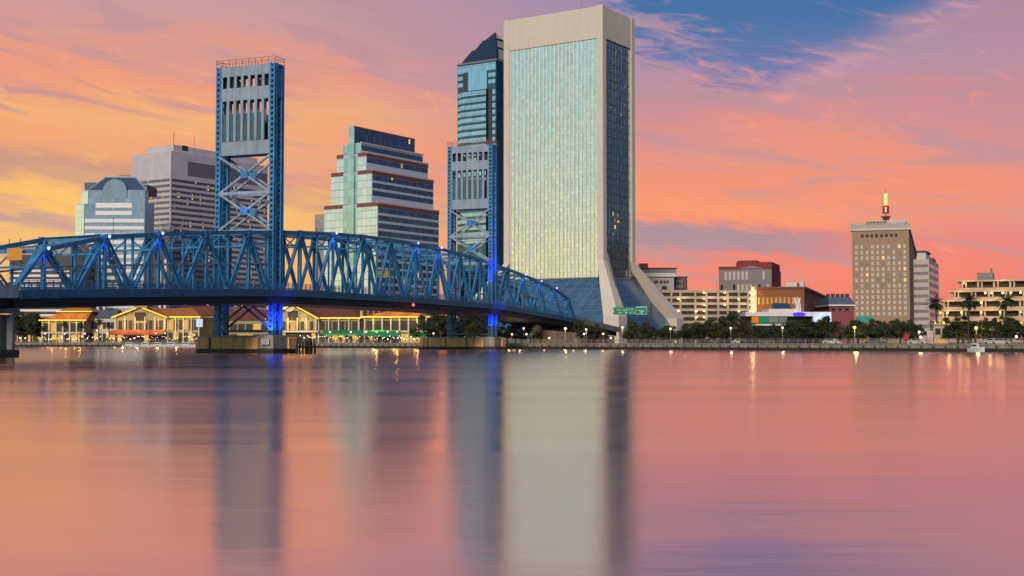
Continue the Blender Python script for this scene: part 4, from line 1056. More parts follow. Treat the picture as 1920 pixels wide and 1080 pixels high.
string_lights(bpy.data.objects['market_hall.002'], Frame(80, 585, -4, 6), 76, 200, -4, 2.6, 34)
T, fr, x1, zm = tier_hall(684, 800, 470, -6, 'yellow lit two tier market pavilion right of the green awnings', 595, 582, 579, 570, 722, 768)
string_lights(T, fr, 690, 806, -4.5, 2.4, 28)
awning(T, fr, 688, 752, zm + .2, M_green_aw); awning(T, fr, 770, 812, zm - .2, M_green_aw, 2.5)
sgn = MB(); sgn.box(fr.x(697, 5), fr.x(722, 5), -1.4, -1.2, zm - .2, zm + .5); sgn.build('green_light_sign', em("green neon", (50, 240, 90), 1.3), T)
def low_block(px0, px1, Y, top, label, wall, roof, name='market_wing', n_=7, ev=None, glow=.1):
    fr = Frame(px0, Y, 0, 6); x1 = fr.x(px1, 6); zt = Z_at(top, Y) - GZ; T = thing(name, label, 'building', (fr.o.x, Y, GZ), 0); ze = (Z_at(ev, Y) - GZ) if ev else zt
    mb = MB(); mb.box(0, x1, 0, 16, 0, ze); mb.build('wall', wall, T)
    mb = MB()
    if ev: mb.loft([(-.5, -.8, ze), (x1 + .5, -.8, ze), (x1 + .5, 16, ze), (-.5, 16, ze)], [(.5, 6, zt), (x1 - .5, 6, zt), (x1 - .5, 10, zt), (.5, 10, zt)])
    else: mb.box(-.3, x1 + .3, -.3, 16, zt, zt + .5)
    mb.build('roof', roof, T); shopfront(T, .3, x1 - .3, -.05, ze * .55, ze * .85, n_, glow); shopfront(T, .3, x1 - .3, -.05, .3, ze * .4, n_, .5); return T
low_block(160, 216, 592, 580, 'low slate roofed wing between the two lit market halls', M_colw, M_slate, ev=596)
low_block(330, 400, 612, 574, 'plain market building behind the near tower with a rust roof', M_cream, M_rust, ev=592)
low_block(552, 640, 560, 568, 'grey upper building with small windows behind the rust roofed hall', M_colw, M_rust, 'background_block', 9, None, .15)
low_block(640, 682, 545, 571, 'dark roofed building behind the green awnings', M_inside, M_rust, 'background_block', 6)
low_block(678, 712, 530, 566, 'small pink rendered block behind the yellow pavilion', pm("pink render", (0.46, 0.24, 0.22), .7), M_rust, 'background_block', 3)
low_block(30, 84, 640, 596, 'dim building among the trees at the left edge', M_inside, M_slate, 'background_block', 5)
low_block(400, 505, 590, 580, 'low market range seen through the legs of the near tower', M_cream, M_rust, ev=600, glow=.4)
# pale slender pylons and a lit white sign board behind and beside the market
M_py = pm("pale pylon", (.66, .60, .58), .6)
o0 = None
for px, t0 in ((184, 498), (195.5, 498), (300, 489), (309.5, 486)):
    Y = 600; lab = 'pale slender pylon in the group of four seen through the bridge truss'
    if o0 is None:
        o0 = thing('pylon', lab, 'pylon', (X_at(px, Y, 20), Y, GZ), 0, 'pylons behind the market'); h = Z_at(t0, Y) - GZ
        mb = MB(); mb.box(-.55, .55, -.5, .5, 0, h); mb.build('shaft', M_py, o0); mb = MB(); mb.box(-.75, .75, -.7, .7, h, h + 1.2); mb.build('cap', M_rust, o0)
    else: dup(o0, (X_at(px, Y, 20), Y, GZ), 0, None, None, (1, 1, (Z_at(t0, Y) - GZ) / h))
p = shore_at(374, 5); LS = thing('lit_sign', 'glowing white sign board left of the near tower foot', 'sign', tuple(p), 0); h = Z_at(613, p.y) - GZ
mb = MB(); mb.box(-1.3, 1.3, -.15, .15, h, h + 3.2); mb.build('sign_panel', em("white lit sign", (225, 232, 255), .9), LS); mb = MB(); mb.tube([(0, 0.1, 0), (0, 0.1, h)], .12, 6); mb.build('post', M_rail, LS)
# white boats tied along the quay left of the near tower
M_boat = pm("white boat hull", (0.66, 0.66, 0.68), 0.35, var=0.06); M_bglass = pm("dark boat window", (0.03, 0.03, 0.05), 0.15)
def boat(loc, rz, L, label, group=None):
    T = thing('moored_boat', label, 'boat', loc, rz, group); w = L * .16; mb = MB()
    sec = [(-.5, .8, .75), (-.2, 1, .8), (.2, .92, .9), (.42, .45, 1.05), (.5, .05, 1.15)]
    for (a, wa, ha), (b_, wb, hb) in zip(sec, sec[1:]):
        mb.loft([(a * L, -w * wa * .6, -.2), (a * L, w * wa * .6, -.2), (a * L, w * wa, ha), (a * L, -w * wa, ha)], [(b_ * L, -w * wb * .6, -.2), (b_ * L, w * wb * .6, -.2), (b_ * L, w * wb, hb), (b_ * L, -w * wb, hb)])
    mb.build('hull', M_boat, T)
    mb = MB(); mb.loft([(-.3 * L, -w * .7, .8), (.15 * L, -w * .7, .8), (.15 * L, w * .7, .8), (-.3 * L, w * .7, .8)], [(-.27 * L, -w * .55, 1.9), (.05 * L, -w * .55, 1.9), (.05 * L, w * .55, 1.9), (-.27 * L, w * .55, 1.9)]); mb.build('cabin', M_boat, T)
    mb = MB(); mb.box(-.26 * L, .06 * L, -w * .68, -w * .60, 1.2, 1.6); mb.build('cabin_window', M_bglass, T); return T
b0 = None
for i, px in enumerate((246, 276, 300, 326, 352)):
    p = shore_at(px, -4.5); p.z = 0
    lab = 'white cabin boat in the line of five tied to the market quay'
    b0 = boat(p, R(-18), 7.5, lab, 'white boats along the market quay') if i == 0 else dup(b0, p, R(-18))
p = shore_at(1830, -2.5); p.z = 0; boat(p, R(-58), 4.2, 'small pale boat tied under the terraced building at far right')
p = shore_at(832, -9); p.z = 0; boat(p, R(-12), 6.0, 'small pinkish boat by the far tower pier')

# ================================================================== right bank buildings
def wall_block(name, label, cat, px0, px1, Y, deg, top, wall, D_=None, zref=20, pxr=None):
    """block whose left-hand face spans px0..px1 with its near corner at px1 (deg about 70) and right face to pxr"""
    fr = Frame(px1, Y, deg, zref); W2 = fr.y(px0, zref); W1 = fr.x(pxr, zref) if pxr else D_
    zt = fr.z(top) - GZ; T = thing(name, label, cat, (fr.o.x, fr.o.y, GZ), fr.rot)
    mb = MB(); mb.box(0, W1, 0, W2, 0, zt); mb.build('wall', wall, T); return T, fr, W1, W2, zt
def win_grid(T, face, a0, a1, zs, n_, w, h, mats, plane=0.0, proto={}):
    k = 0
    for z in zs:
        for i in range(n_):
            m_ = random.choice(mats); a = a0 + (a1 - a0) * (i + .5) / n_; key = (face, w, h, m_.name)
            if key not in proto:
                mb = MB()
                if face == 'L': mb.box(-.06, .2, -w / 2, w / 2, 0, h)
                else: mb.box(-w / 2, w / 2, -.06, .2, 0, h)
                o = mb.build('window', m_, T); proto[key] = o
            else: o = proto[key].copy(); COL.objects.link(o); o.parent = T
            o.location = (plane, a, z) if face == 'L' else (a, plane, z); k += 1
M_wdark = pm("dark window glass", (0.03, 0.03, 0.04), 0.12); M_wpale = pm("window with pale blind", (0.52, 0.48, 0.44), 0.5); M_wlit = em("lit window", (255, 222, 170), 0.9)
M_wmid = pm("window with grey blind", (0.22, 0.20, 0.20), 0.4)

# beige brick tower with the glowing sign on its roof
T, fr, W1, W2, zt = wall_block('brick_tower', 'tall beige brick building with rows of small windows and a glowing roof sign', 'tower block', 1598, 1705, 640, 71.5, 430, pm("beige brick", (0.37, 0.245, 0.165), 0.8, var=0.08, scale=.4, streak=.12), 22, 40, 1719)
zs = [zt - 3.6 - 2.82 * i for i in range(15)]
win_grid(T, 'L', 0.8, W2 - .8, zs[2:11], 10, 1.25, 1.7, [M_wpale] * 14 + [M_wlit] + [M_wmid] * 4)
mb = MB()
for z in zs[11:]:
    for i in range(10): y = .8 + (W2 - 1.6) * (i + .5) / 10; mb.box(-.06, .2, y - .62, y + .62, z, z + 1.7)
mb.build('lower_windows', M_wpale, T)['kind'] = 'stuff'
win_grid(T, 'L', W2 * .18, W2 * .86, zs[:1], 8, 1.3, 1.6, [M_wdark, M_wdark, M_wmid])

mb = MB(); mb.box(-.7, W1 + .7, -.7, W2 + .7, zt - .1, zt + .7); mb.build('cornice', M_conc, T)
mb = MB(); zc = zt + .7; h = fr.z(412) - GZ
for y in [i * (W2 - .4) / 16 for i in range(17)]: mb.box(.2, .8, y, y + 1.1, zc, zc + (h - zc) * .75)
mb.box(.4, .75, 0, W2, zc, zc + (h - zc) * .55); mb.build('roof_parapet', pm("pale parapet", (0.42, 0.38, 0.35), .7), T)
mb = MB(); mb.box(2, W1 - 2, W2 * .06, W2 * .34, zc, h + .4); mb.build('lift_house', M_conc, T)
mb = MB(); mb.box(1.4, W1 - 3, W2 * .40, W2 * .74, zc, h - .3); mb.build('green_penthouse', pm("teal penthouse roof", (0.03, 0.14, 0.15), .5), T)
# the roof sign: three stacked lit drums on a mast
yS = fr.y(1666, 60); base = fr.w(8, yS + 1.5); zb = h + GZ
SG = thing('roof_sign', 'glowing vertical roof sign of two yellow drums over a red one', 'sign', (base.x, base.y, zb - 3.0), fr.rot)
zz = lambda py: Z_at(py, base.y) - (zb - 3.0)
mb = MB(); mb.tube([(0, 0, 0), (0, 0, zz(362))], .3, 8); mb.tube([(0, 0, zz(362)), (0, 0, zz(352))], .1, 6); mb.build('mast', M_steelgrey, SG)
mb = MB(); mb.box(-2.3, 2.3, -2.3, 2.3, zz(407.5), zz(405.5)); mb.build('platform', M_rust, SG)
mb = MB(); mb.lathe([(1.8, 0), (1.5, 1.0), (.6, 1.8)], (0, 0, zz(412)), 14); mb.build('dome', M_dark, SG)
for a, b_, m_, w_ in ((373.5, 363, em("pale yellow sign drum", (250, 226, 150), 1.0), 1.0), (385, 374.5, em("yellow sign drum", (255, 220, 100), 1.0), 1.0), (400, 387, em("red sign drum", (190, 50, 10), .7), 1.1)):
    w_ *= 1.0
    mb = MB(); mb.prism([(w_ * 1.5 * math.cos(2 * math.pi * i / 16), w_ * 1.5 * math.sin(2 * math.pi * i / 16)) for i in range(16)], zz(a), zz(b_)); o = mb.build('sign_drum', m_, SG)
    mb = MB(); mb.box(-w_ * 1.5 - .1, -w_ * 1.5 + .06, -.35, .35, zz(a) + .5, zz(b_) - .5); mb.build('drum_symbol', em("pale sign symbol", (255, 240, 200), 1.3), o)
    for k in range(4):
        mb = MB(); th = math.pi / 4 + k * math.pi / 2; mb.box(1.75 * math.cos(th) - .12, 1.75 * math.cos(th) + .12, 1.75 * math.sin(th) - .12, 1.75 * math.sin(th) + .12, zz(a) - .3, zz(b_) + .3); mb.build('frame_post', M_dark, o)

# white banded tower behind it
T, fr, W1, W2, zt = wall_block('office_block', 'white banded tower partly hidden behind the beige brick building', 'tower block', 1712, 1742, 740, 66, 486, pm("white concrete", (0.52, 0.49, 0.45), .7, var=.08), 20, 40, 1760)
for i in range(11):
    z = zt - 4.6 - i * 4.4
    band(T, 'window_band', 'L', .4, W2 - .3, z, z + 1.8, M_wmid, 0, .08); band(T, 'window_band', 'R', .5, W1 - .4, z, z + 2.2, M_dkglass, 0, .08)
mb = MB(); mb.box(3, W1 * .45, 2, W2 - 2, zt, zt + 4.2); mb.build('penthouse', M_white, T); mb = MB(); mb.box(2.6, W1 * .5, 1.6, W2 - 1.6, zt + 4.2, zt + 5.2); mb.build('penthouse_roof', M_dark, T)
mb = MB(); mb.box(W1 * .5, W1 * .92, 1, W2 - 1, zt, zt + 2.6); mb.build('roof_plant', M_brown, T)

# terraced building with lights along every terrace, far right
Y = 330
fr = Frame(1745, Y, -24, 8); T = thing('terraced_building', 'stepped terraced building with rows of warm lights along every floor, at the right edge', 'building', (fr.o.x, Y, GZ), fr.rot)
M_terr = pm("pinkish tan concrete", (0.48, 0.35, 0.25), .75, var=.12); M_bulb = em("warm bulb", (255, 200, 110), 7.0)
xe = fr.x(1990, 8)
floors = [(1783, 527, 545), (1770, 546, 562), (1752, 563, 580), (1752, 581, 598), (1748, 600, 616), (1745, 617, 640)]
for k, (px, t0, t1) in enumerate(reversed(floors)):
    xa = fr.x(px, 8); dy = k * 3.4; z0 = max(Z_at(t1 + 1.5, Y + dy) - GZ, 0); z1 = Z_at(t0, Y + dy) - GZ
    mb = MB(); mb.box(xa + 1, xe, dy + 1.2, 40, z0, z1 - .4); mb.build('floor_block', M_inside, T)
    mb = MB(); mb.box(xa, xe, dy - .6, 40, z1 - .42, z1); mb.build('roof_slab', M_terr, T)
    mb = MB(); mb.box(xa, xe, dy - .7, dy - .3, z0 - .1, z0 + .75); mb.build('balcony_front', M_terr, T)
    n_ = 6
    for i in range(n_):
        x = xa + 1.5 + (xe - xa - 2) * i / n_
        mb = MB(); mb.box(x - .25, x + .25, dy - .2, dy + 1.4, z0, z1 - .4); mb.box(x + .75, x + 1.15, dy - .2, dy + 1.4, z0, z1 - .4); mb.build('pier_pair', M_terr, T)
        if random.random() < .3: continue
        for xo in ((.2,) if random.random() < .6 else (-.7, .9)):
            mb = MB(); r_ = random.uniform(.16, .30); mb.lathe([(.05, 0), (r_, .1), (r_, .35), (.05, .45)], (x + xo + random.uniform(-.3, .3), dy - .75, z1 - 1.0), 8); mb.build('terrace_lamp', M_bulb, T)
    for i in range(3): c = fr.w(xa + 3 + i * (xe - xa) / 3, dy - 2.2); point((c.x, c.y, GZ + z1 - .5), 110, (1, .66, .3))
mb = MB(); x = fr.x(1820, 20); mb.box(x, x + 4, 22, 28, z1, z1 + 2.2); mb.tube([(x + 3.6, 23, z1), (x + 3.6, 23, z1 + 3.4)], .25, 8); mb.build('roof_plant', M_steelgrey, T)
# low kiosk wing with lit windows at its foot
fr = Frame(1751, 300, -8, 4); x1 = fr.x(1779, 4); T = thing('kiosk', 'small two storey kiosk with lit yellow ground floor left of the terraced building', 'kiosk', (fr.o.x, fr.o.y, GZ), fr.rot)
zt = Z_at(609, 300) - GZ; mb = MB(); mb.box(0, x1, 0, 5, 0, zt); mb.build('wall', M_terr, T)
for k in range(2): mb = MB(); mb.box(.3 + k * x1 * .48, x1 * .44 + k * x1 * .48, -.05, .1, zt * .5, zt * .82); mb.build('window', M_wdark, T)
mb = MB(); mb.box(.2, x1 - .2, -.08, .1, .5, zt * .25); mb.build('glowing_pane', M_glow, T); mb = MB(); mb.box(-.3, x1 + .3, -.5, 5.2, zt, zt + .3); mb.build('roof_slab', M_terr, T)
pk = thing('utility_cabinet', 'tall pale pink slab beside the kiosk under a palm', 'cabinet', tuple(shore_at(1743, 9)), R(-10)); mb = MB(); mb.box(-.7, .7, -.4, .4, 0, 3.1); mb.build('cabinet_body', pm("pale pink panel", (.55, .36, .34), .6), pk); mb = MB(); mb.box(-.8, .8, -.5, .5, 3.1, 3.25); mb.build('cap', M_white, pk)

# open-deck parking garage with bulbs on every column
Y = 690; fr = Frame(1240, Y, 0, 14); x1 = fr.x(1411, 14); T = thing('parking_garage', 'pale open deck parking garage with rows of dark bays and small lamps', 'garage', (fr.o.x, Y, GZ), 0)
M_gar = pm("pale garage concrete", (0.44, 0.36, 0.30), .75, var=.08, streak=.12)
lv = [544, 555.5, 567, 578.5, 590, 601.5, 613]
mb = MB(); mb.box(.6, x1 - .5, 1.2, 30, 0, Z_at(548, Y) - GZ); mb.build('dark_interior', M_inside, T)
for py in lv:
    z = Z_at(py, Y) - GZ; mb = MB(); mb.box(0, x1, 0, 30, z - 1.4, z); mb.build('deck_edge', M_gar, T)
for px in (1257, 1274, 1302, 1323, 1345, 1363, 1384, 1401, 1411):
    x = min(fr.x(px, 14), x1 - .4); mb = MB(); mb.box(x, x + 1.1, -.12, 1.0, 0, Z_at(545, Y) - GZ); mb.build('column', M_gar, T)
bulb = None
for px, rows in ((1272, (1, 3)), (1306, (3, 4, 5)), (1320, (0, 1, 2, 3, 4, 5)), (1359, (0, 1, 2)), (1385, (1, 3)), (1407, (0, 1, 2, 3))):
    for r_ in rows:
        x, z = fr.x(px, 14), Z_at(lv[r_] + 5.0, Y) - GZ
        if bulb is None: mb = MB(); mb.lathe([(.05, -.4), (.48, -.2), (.48, .2), (.05, .4)], k=8); bulb = mb.build('garage_lamp', M_bulb, T); o = bulb
        else: o = bulb.copy(); COL.objects.link(o); o.parent = T
        o.location = (x, -.5, z)
for px, py in ((1285, 560), (1315, 575), (1335, 558), (1362, 562), (1395, 572)): point((X_at(px, Y - 3), Y - 2.5, Z_at(py, Y)), 330, (1, .72, .36))

# pale classical block and its dark neighbour left of the garage
Y = 720; fr = Frame(1190, Y, 0, 20); T = thing('city_block', 'pale block with a deep cornice and arched window, half hidden by the sloping concrete foot', 'building', (fr.o.x, Y, GZ), 0)
zf_ = lambda py: Z_at(py, Y) - GZ
a, b_ = 0, fr.x(1264, 20)
mb = MB(); mb.box(a, b_, 0, 24, 0, zf_(519)); mb.build('wall', pm("pale limestone", (.42, .38, .36), .7), T)
mb = MB(); mb.box(a - 1, b_ + 1, -1.2, 25, zf_(519), zf_(516.5)); mb.box(a - .5, b_ + .5, -.6, 25, zf_(516.5), zf_(512)); mb.build('cornice', M_white, T)
mb = MB(); mb.box(a, b_ + 1.2, .5, 24, zf_(512), zf_(503.5)); mb.build('attic_storey', M_steelgrey, T); mb = MB(); mb.box(a, b_ + 2, -.2, 25, zf_(503.5), zf_(502)); mb.build('attic_roof', M_dark, T)
mb = MB(); mb.box(fr.x(1201, 25), fr.x(1217, 25), 4, 16, zf_(502), zf_(493)); mb.build('lift_house', M_brown, T)
for px in (1228, 1232, 1240, 1246.5, 1252): x = fr.x(px, 20); mb = MB(); mb.box(x - .6, x + .6, -.08, .1, zf_(531.5), zf_(526)); mb.build('window', M_wdark, T)
x = fr.x(1246, 20); mb = MB(); mb.extr([(x - 1.6, -.08, zf_(543)), (x + 1.6, -.08, zf_(543))] + [(x + 1.6 * math.cos(math.pi * i / 10), -.08, zf_(540) + 1.2 * math.sin(math.pi * i / 10)) for i in range(11)], (0, .2, 0)); mb.build('arched_window', M_wdark, T)
fr = Frame(1265, 735, 0, 20); x1 = fr.x(1289, 20); T = thing('city_block', 'plum coloured flat block right of the pale corniced building', 'building', (fr.o.x, 735, GZ), 0); zt = Z_at(520, 735) - GZ
mb = MB(); mb.box(0, x1, 0, 20, 0, zt); mb.build('wall', pm("plum brick", (.13, .075, .10), .8), T); mb = MB(); mb.box(-.3, x1 + .3, -.3, 20, zt, zt + .5); mb.build('roof_edge', M_dark, T)
for i in range(3):
    for j in range(2): mb = MB(); mb.box(.8 + i * 1.5, 1.7 + i * 1.5, -.08, .1, zt - 3 - j * 3, zt - 1.4 - j * 3); mb.build('window', M_wmid, T)

# dark red building with a grey windowed front
T, fr, W1, W2, zt = wall_block('brick_building', 'grey fronted building with a dark red upper storey behind the garage', 'building', 1348, 1447, 820, 71, 503, pm("mauve grey stone front", (.24, .20, .22), .75), 20, 30, 1464)
M_mar = pm("dark red brick", (.24, .032, .036), .75)
win_grid(T, 'L', 1.0, W2 - .5, [zt - 7.0], 12, 1.5, 5.2, [M_wpale, M_wpale, M_wmid], proto={}); win_grid(T, 'L', 1.0, W2 - .5, [zt - 14.0, zt - 19.6], 12, 1.5, 3.8, [M_wpale, M_wdark, M_wmid], proto={})
band(T, 'parapet', 'L', 0, W2, zt - .2, zt + 1.6, M_mar, 0, .3)
for p0, p1, t0, t1 in ((1378, 1453, 503, 490), (1380, 1417, 490, 486.5)):
    ya, yb = fr.y(p1, 35) if p1 < 1447 else .3, fr.y(p0, 35); mb = MB(); mb.box(5, W1 - 1, ya, yb, fr.z(t0) - GZ, fr.z(t1) - GZ); mb.build('upper_storey', M_mar, T)
band(T, 'side_wall', 'R', .2, W1, 0, zt + .2, M_mar, 0, .2)
mb = MB(); mb.extr([(-.35, W2 * .14, zt + .1), (-.35, W2 * .62, zt + .1), (-.35, W2 * .38, zt + 2.0)], (.5, 0, 0)); mb.build('pediment', M_steelgrey, T)

# orange brick building lit from below
T, fr, W1, W2, zt = wall_block('brick_building', 'long orange brick building lit by lamps with a shadowed right end', 'building', 1409, 1508, 430, 72, 541, pm("orange brick", (.21, .075, .035), .8, var=.15), 20, 16, 1553)
M_yw = pm("amber window", (.42, .25, .05), .4)
win_grid(T, 'L', 1.5, W2 - 1.8, [zt - 5.2], 10, .8, 2.4, [M_yw], proto={}); win_grid(T, 'L', 1.5, W2 - 1.8, [zt - 9.4], 10, .8, 2.2, [M_rust], proto={})
mb = MB(); mb.box(-.4, W1 + .4, -.4, W2 + .4, zt, zt + .7); mb.build('cornice', M_rust, T)
win_grid(T, 'R', 2, W1 - 2, [zt - 5, zt - 9.5], 4, 1.0, 2.2, [M_wdark], proto={})
mb = MB(); mb.box(-.3, .3, W2 - 1.8, W2 + .3, 0, zt + .9); mb.build('corner_pier', M_gar, T)
bulb2 = None
for py in (541, 551.5, 562.5, 573.5, 584):
    if bulb2 is None: mb = MB(); mb.lathe([(.05, -.35), (.42, -.2), (.42, .2), (.05, .35)], k=8); bulb2 = mb.build('wall_lamp', M_bulb, T); o = bulb2
    else: o = bulb2.copy(); COL.objects.link(o); o.parent = T
    o.location = (-.9, W2 - .6, fr.z(py, 0, W2) - GZ)
    c = fr.w(-1.6, W2 - .6); point((c.x, c.y, fr.z(py, 0, W2)), 120, (1, .8, .35))
mb = MB(); mb.box(3, W1 - 6, W2 * .15, W2 * .36, zt + .7, zt + 2.2); mb.box(3, 6, W2 * .02, W2 * .1, zt + .7, zt + 2.6); mb.build('roof_plant', M_white, T)
for i in range(4): c = fr.w(-4.5, W2 * (.12 + .25 * i)); point((c.x, c.y, GZ + zt - 8), 330, (1, .55, .16))

# white pavilion with lit glass, and the sculpture on its roof
Y = 372; fr = Frame(1397, Y, 0, 8); xw = fr.x(1557, 8); T = thing('pavilion', 'white flat roofed glass pavilion with blue lights on its right end', 'pavilion', (fr.o.x, Y, GZ), 0); zf_ = lambda py: Z_at(py, Y) - GZ; gx_ = lambda p: fr.x(p, 8)
M_pv = pm("white pavilion paint", (.70, .66, .62), .5, var=.05)
mb = MB(); mb.box(0, gx_(1525), -1.0, 16, zf_(593), zf_(585)); mb.build('roof_slab', M_pv, T)
mb = MB(); mb.box(gx_(1523), xw, -1.3, 16, zf_(604), zf_(585)); mb.build('end_wall', M_pv, T)
mb = MB(); mb.box(gx_(1443), gx_(1500), 1, 12, zf_(585), zf_(579)); mb.build('upper_roof', M_pv, T)
mb = MB(); n_ = 6
for i in range(n_): x0_, x1_ = gx_(1455 + 5.4 * i), gx_(1455 + 5.4 * (i + 1)) - .12; mb.loft([(x0_, 2, zf_(579)), (x1_, 2, zf_(579)), (x1_, 6, zf_(579)), (x0_, 6, zf_(579))], [(x0_, 4.5, zf_(567.5)), (x1_, 4.5, zf_(567.5)), (x1_, 6, zf_(567.5)), (x0_, 6, zf_(567.5))])
mb.build('skylight_row', pm("blue skylight glass", (.03, .07, .14), .15), T)
mb = MB(); mb.box(1, gx_(1520), 1.5, 14, 0, zf_(593)); mb.build('core_wall', M_inside, T)
for p0, p1, m_ in ((1411, 1424, em("amber lit glass", (235, 140, 40), .8)), (1425, 1442, em("green lit glass", (60, 190, 140), .45)), (1443, 1460, em("pale green lit glass", (170, 190, 160), .40)), (1461, 1477, em("grey lit glass", (170, 185, 165), .35))):
    mb = MB(); mb.box(gx_(p0), gx_(p1), 1.2, 1.5, zf_(605), zf_(594)); mb.build('lit_glass', m_, T)
mb = MB(); mb.box(gx_(1412), gx_(1482), -3.5, 1, zf_(611), zf_(607.5)); mb.build('canopy', M_pv, T)
mb = MB(); mb.extr([(gx_(1497) + 1.9 * math.cos(2 * math.pi * i / 20), -1.15, zf_(589.5) + .62 * math.sin(2 * math.pi * i / 20)) for i in range(20)], (0, .12, 0)); mb.build('oval_light', em("violet oval light", (92, 70, 255), 1.0), T)
point((gx_(1545) + fr.o.x, Y - 3.2, GZ + zf_(599)), 500, (.12, .3, 1)); point((gx_(1537) + fr.o.x, Y - 3.0, GZ + zf_(602)), 200, (.2, .4, 1)); point((gx_(1497) + fr.o.x, Y - 2.4, GZ + zf_(588)), 120, (.3, .2, 1))
SC = thing('rooftop_sculpture', 'white forked sculpture of bent arms on the pavilion roof', 'sculpture', (fr.o.x + gx_(1496), Y + 1.5, GZ + zf_(585)), 0); k_ = Y / F
M_sc = pm("white sculpture", (.72, .70, .70), .5)
mb = MB(); mb.tube([(0, 0, 0), (.3, 0, 10 * k_), (-2 * k_, 0, 20 * k_), (-3.5 * k_, 0, 28 * k_)], [.65, .5, .4, .16], 8); mb.build('main_arm', M_sc, SC)
mb = MB(); mb.tube([(.2, 0, 10 * k_), (4 * k_, 0, 18 * k_), (7 * k_, 0, 27 * k_)], [.5, .4, .14], 8); mb.build('right_arm', M_sc, SC)
mb = MB(); mb.tube([(7 * k_, 0, 0), (7 * k_, .2, 12 * k_), (4 * k_, 0, 18 * k_)], [.3, .25, .2], 8); mb.tube([(1, 0, 14 * k_), (1.2 * k_, .3, 29 * k_)], [.3, .12], 8); mb.build('side_arm', M_sc, SC)

# blue roofed shed building and green canopy near the brick tower
Y = 450; fr = Frame(1554, Y, 0, 10); x1 = fr.x(1603, 10); zf_ = lambda py: Z_at(py, Y) - GZ; T = thing('hall_building', 'low red walled hall with blue grey metal roof left of the beige tower', 'building', (fr.o.x, Y, GZ), 0)
mb = MB(); mb.box(.3, x1 - .3, 0, 22, 0, zf_(574)); mb.build('wall', pm("dull red wall", (.26, .07, .075), .8), T); mb = MB(); mb.box(-.2, x1 + .2, -.9, 22, zf_(574), zf_(571)); mb.build('eaves', M_pv, T)
mb = MB(); mb.loft([(0, -.6, zf_(571)), (x1, -.6, zf_(571)), (x1, 22, zf_(571)), (0, 22, zf_(571))], [(1, 5, zf_(556)), (x1 - .3, 5, zf_(556)), (x1 - .3, 16, zf_(556)), (1, 16, zf_(556))]); mb.build('metal_roof', pm("blue grey metal roof", (.12, .17, .24), .4, metal=.3), T)
mb = MB()
for i in range(5): mb.box(1.4 + i * 1.7, 2.3 + i * 1.7, 7, 9, zf_(556), zf_(549.5))
mb.build('roof_vents', M_dark, T)
for i in range(3): mb = MB(); mb.box(1 + i * 2.4, 2.2 + i * 2.4, -.08, .1, zf_(583), zf_(578)); mb.build('window', M_wdark, T)
p = shore_at(1621, 42); CN = thing('green_canopy', 'bright green tent canopy above the trees below the beige tower', 'canopy', tuple(p), 0); k_ = p.y / F; M_cn = pm("green canvas", (.03, .36, .24), .6)
mb = MB(); z0, z1 = Z_at(604, p.y) - GZ, Z_at(593, p.y) - GZ; mb.loft([(-16 * k_, -2.5, z0), (16 * k_, -2.5, z0), (16 * k_, 2.5, z0), (-16 * k_, 2.5, z0)], [(-12 * k_, -.2, z1), (14 * k_, -.2, z1), (14 * k_, .2, z1), (-12 * k_, .2, z1)]); mb.build('canvas', M_cn, CN)
for x in (-15 * k_, 15 * k_):
    for y in (-2.3, 2.3): mb = MB(); mb.tube([(x, y, 0), (x, y, z0 + .05)], .08, 6); mb.build('leg', M_rail, CN)

# green road sign on its gantry by the bridge ramp
Y = 440; a = Vector((X_at(1151, Y), Y)); SG = thing('gantry_sign', 'wide green road sign with a white arrow panel on a gantry before the slab tower', 'road sign', (a.x, a.y, GZ), R(-4)); k_ = Y / F
z0, z1 = Z_at(590, Y) - GZ, Z_at(576, Y) - GZ; M_gs = pm("green sign face", (.0, .20, .125), .5, var=.1); M_gw = pm("reflective white lettering", (.42, .72, .62), .5)
mb = MB(); mb.box(0, 40 * k_, -.1, .05, z0, z1); mb.build('sign_panel', M_gs, SG); mb = MB(); mb.box(41 * k_, 62 * k_, -.1, .05, z0, z1 + .4); mb.build('sign_panel', M_gs, SG)
mb = MB()
for x, y0_, y1_, w_ in ((6, .58, .72, 3), (10.5, .55, .72, 2), (17, .5, .66, 4), (23, .55, .8, 1.6), (28, .6, .84, 1.4), (33, .55, .84, 1.6), (30, .16, .34, 2.4), (9, .18, .3, 5), (21, .2, .36, 4), (37, .2, .36, 2)):
    mb.box(x * k_, (x + w_) * k_, -.13, -.1, z0 + (z1 - z0) * y0_, z0 + (z1 - z0) * y1_)
for x0_, x1_, f0, f1 in ((41, 62, .97, 1.08), (41, 41.6, 0, 1.05), (61.4, 62, 0, 1.05), (41, 62, 0, .05)): mb.box(x0_ * k_, x1_ * k_, -.13, -.1, z0 + (z1 - z0) * f0, z0 + (z1 - z0) * f1)
mb.build('lettering_marks', M_gw, SG)
mb = MB(); zc = (z0 + z1) / 2; mb.loft([(46 * k_, -.13, zc + .25), (57 * k_, -.13, zc + .05), (57 * k_, -.13, zc - .2), (46 * k_, -.13, zc + 0)], [(46 * k_, -.1, zc + .25), (57 * k_, -.1, zc + .05), (57 * k_, -.1, zc - .2), (46 * k_, -.1, zc + 0)])
mb.loft([(50.5 * k_, -.13, zc - .1), (53 * k_, -.13, zc - .1), (53 * k_, -.13, z0 + .3), (50.5 * k_, -.13, z0 + .3)], [(50.5 * k_, -.1, zc - .1), (53 * k_, -.1, zc - .1), (53 * k_, -.1, z0 + .3), (50.5 * k_, -.1, z0 + .3)]); mb.build('arrow', M_gw, SG)
mb = MB(); mb.box(-2 * k_, 70 * k_, .1, .4, zc + .6, zc + .9); mb.box(-2 * k_, 70 * k_, .1, .4, zc - .9, zc - .6); mb.build('gantry_beam', M_deck, SG)
